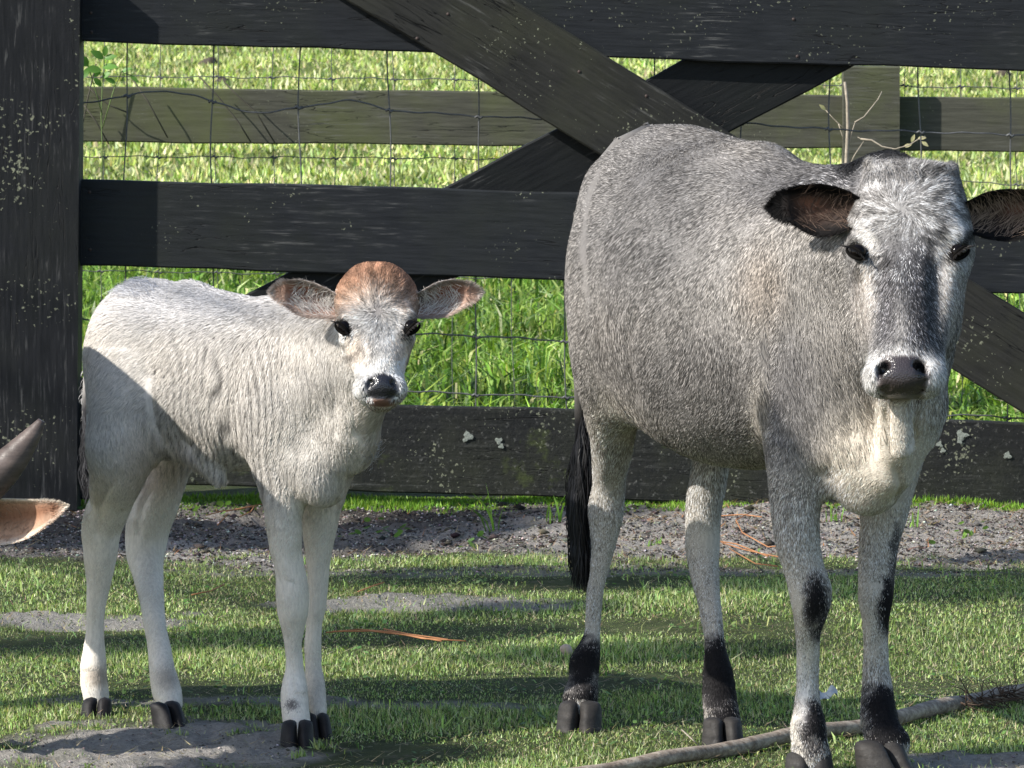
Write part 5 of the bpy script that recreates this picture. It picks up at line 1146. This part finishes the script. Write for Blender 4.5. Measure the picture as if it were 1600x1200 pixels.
# ------------------------------------------------------------ the horned cow at the left edge, mostly outside the frame
hc = thing('horned_cow', 'grey horned cow with lowered head cut off by the left edge', 'cow', loc=(-1.14, 10.3, 0))
S = Sculpt((-1.62, 9.3, -.01), (-.78, 11.1, 1.32), .011); B = S.field(); A = frame((0, -1.))
def E(x, y, z, al, si, up, k=.07): S.ell(B, (x, y, z), (al, si, up), A, k)
E(-1.14, 10.34, .71, .28, .20, .245); E(-1.14, 10.48, .70, .16, .17, .21); E(-1.13, 10.05, .70, .18, .18, .25)
S.cap(B, (-1.10, 10.00, .91), (-1.10, 10.12, .91), .07, .08, .06)
S.cap(B, (-1.16, 10.0, .80), (-1.13, 9.74, .58), .13, .085, .05)
S.ell(B, (-1.11, 9.66, .50), (.085, .085, .085), A, .04); S.cap(B, (-1.11, 9.64, .48), (-1.12, 9.60, .24), .075, .045, .03)
S.F = B
LX = ((-1.26, 10.05), (-1.10, 10.02), (-1.27, 10.58), (-1.12, 10.60))
for x, y in LX:
    S.chain([((x, y, .55), .065), ((x, y+.02, .36), .042), ((x, y, .33), .038), ((x, y, .12), .026), ((x, y-.02, .06), .030), ((x, y-.03, .02), .034)], .02, .05)
V, Q, Nn = S.mesh(2)
def hc_coat(P, M):
    c = mixc(np.tile(np.array((.30, .285, .275)), (len(P), 1)), (.16, .155, .155), sstep(0, 1, waves(P, 5, 61, 8, 2))*.6); return mixc(c, (.50, .45, .40), sstep(.6, .4, P[:, 2])*.5)
fast_mesh('body', V, Q, skin, hc, True, {'coat': hc_coat(V, Nn), 'wet': np.zeros(len(V))}, origin=tuple(hc.location))
P, M = sample(V, Q, Nn, 60000, vis); col = hc_coat(P, M)*RNG.choice([.5, 1., 1.6], (60000, 1))
fur('coat', P, M, np.array([[0, .5, -1.]])+RNG.normal(size=P.shape)*.2, RNG.uniform(.008, .016, len(P)), np.full(len(P), .002), .1+.2*RNG.random(len(P)), np.clip(col, 0, .8), hc, fur_m)
m = N('horn'); g1 = m.noise(m.scaled((9, 9, 40)), 1.4, 5, .65); g2 = m.noise(m.scaled((1, 1, 1)), 45., 5, .7)
horn_m = m.done(m.bsdf(m.mix(m.ramp(g1, [(.3, 0.), (.7, 1.)]), (.045, .034, .030), (.15, .115, .10)), m.ramp(g2, [(.3, .35), (.7, .65)]), m.bump(m.math('ADD', g1, g2), .5, .002), .4))
hp = [(-62, 800), (-40, 772), (-14, 750), (8, 731), (28, 708), (44, 688), (56, 672), (65, 657)]; hr = [44, 42, 38, 33, 27, 20, 14, 7]
tt = np.linspace(0, 7, 30); hx = np.array([(np.interp(t, range(8), [q[0] for q in hp]), np.interp(t, range(8), [q[1] for q in hp]), np.interp(t, range(8), hr)) for t in tt])
for _ in range(3): hx[1:-1] = (hx[:-2]+2*hx[1:-1]+hx[2:])/4
tube_obj('horn', [at(x, y, 9.62) for x, y, _ in hx], np.array([r*9.62/FPX for *_, r in hx])*.84*(1+.012*np.sin(tt*9)), horn_m, hc, 22)
tube_obj('horn', [at(-118-(x+62), y, 9.62) for x, y, _ in hx], np.array([r*9.62/FPX for *_, r in hx])*.84, horn_m, hc, 22)
def in_hc(e, uv, P): return mixc(np.tile(np.array((.52, .33, .23)), (len(e), 1)), (.26, .12, .07), np.exp(-((uv[:, 1]-.40)/.22)**2)*.7)
ear(hc, [(-75, 800), (-50, 790), (-20, 781), (5, 779), (35, 780), (65, 781), (90, 784), (104, 789)], [(-75, 842), (-50, 850), (-20, 853), (5, 851), (30, 846), (55, 834), (82, 812), (104, 791)], 9.63, -.03, .03, in_hc, (.34, .26, .21), (.80, .72, .62), .004, hair=(.40, .28, .2), hairn=200, hlen=.011)
for i, (x, y) in enumerate(LX):
    px, py, _ = proj(np.array([x, y-.05, 0.])); claws(hc, float(px), float(py), 70, float(py)-48, (0, -1), hoof_m)

# ------------------------------------------------------------ unseen tree, its leaf clumps placed to dapple grass and legs
def crown_tree(name, label, base, clumps, seed):
    r = np.random.default_rng(seed); t = thing(name, label, 'tree', loc=tuple(base)); base = np.array(base, float)
    bark = plain_mat('grey_bark', (.16, .13, .10), .9, .2, 1., .4, 30.)
    top = base+[0, 0, 3.4]; u = np.linspace(0, 1, 12)
    tube_obj('trunk', base+(top-base)*u[:, None]+np.stack([.12*np.sin(u*4), .1*np.cos(u*3), 0*u], 1), .26-.10*u, bark, t, 14)
    Vs, Ts = [], []
    for c, R in clumps:
        c = np.array(c, float); u = np.linspace(0, 1, 8)[:, None]; mid = (top+c)/2+[0, 0, .5]
        tube_obj('limb', (1-u)**2*top+2*u*(1-u)*mid+u**2*c, np.linspace(.010, .004, 8), bark, t, 7)
        n = int(4000*R[0]*R[1])+90; d = r.normal(size=(n, 3)); d /= np.linalg.norm(d, axis=1)[:, None]; P = c+d*(r.random((n, 1))**.5)*np.array(R)
        a = r.normal(size=(n, 3)); a /= np.linalg.norm(a, axis=1)[:, None]; b = np.cross(a, r.normal(size=(n, 3))); b /= np.linalg.norm(b, axis=1)[:, None]; s = r.uniform(.035, .075, (n, 1))
        Vs.append(np.stack([P-a*s, P+b*s*.45, P+a*s, P-b*s*.45], 1).reshape(-1, 3)); Ts.append(np.repeat(np.array([[.06, .12, .025]])*r.uniform(.6, 1.5, (n, 1)), 4, 0))
    V = np.concatenate(Vs); o = fast_mesh('crown', V, np.arange(len(V)).reshape(-1, 4), green_leaf, t, False, {'tint': np.concatenate(Ts)}); o['kind'] = 'stuff'
# where shade falls on the ground (photo points) -> the foliage that lies towards the sun from there
SHADE = [(520, 1180, .4, .16),
         (120, 1008, .5, .2), (360, 1000, .5, .2), (620, 985, .5, .22), (900, 1020, .36, .14), (1060, 1010, .3, .16),
         (700, 900, .4, .2), (1000, 905, .45, .24), (1250, 910, .5, .22), (1500, 925, .5, .26), (1430, 900, .5, .2), (820, 950, .3, .12),
         (90, 830, .5, .4), (330, 835, .5, .4), (560, 835, .45, .38), (700, 815, .35, .28), (1560, 868, .3, .10), (840, 800, .4, .16), (1560, 1185, .2, .08)]
cl = []
for i, (px, py, a, b) in enumerate(SHADE):
    g_ = gp(px, py); c = g_+SUN*(7.+.6*math.sin(i*2.1)); cl.append((c, (a*.6, b*.9, .16)))
for px, py, Y, a, b, c_ in ((1255, 830, 9.88, .09, .10, .14), (1240, 900, 9.88, .08, .08, .05), (1375, 1040, 9.95, .10, .10, .12)):
    cl.append((at(px, py, Y)+SUN*3.4, (a, b, c_)))  # clumps added towards the sun to shade the cow's front legs
crown_tree('shade_tree', 'unseen leafy tree, its clumps placed to cast shade', (-7.5, 13.5, 0), cl, 21)
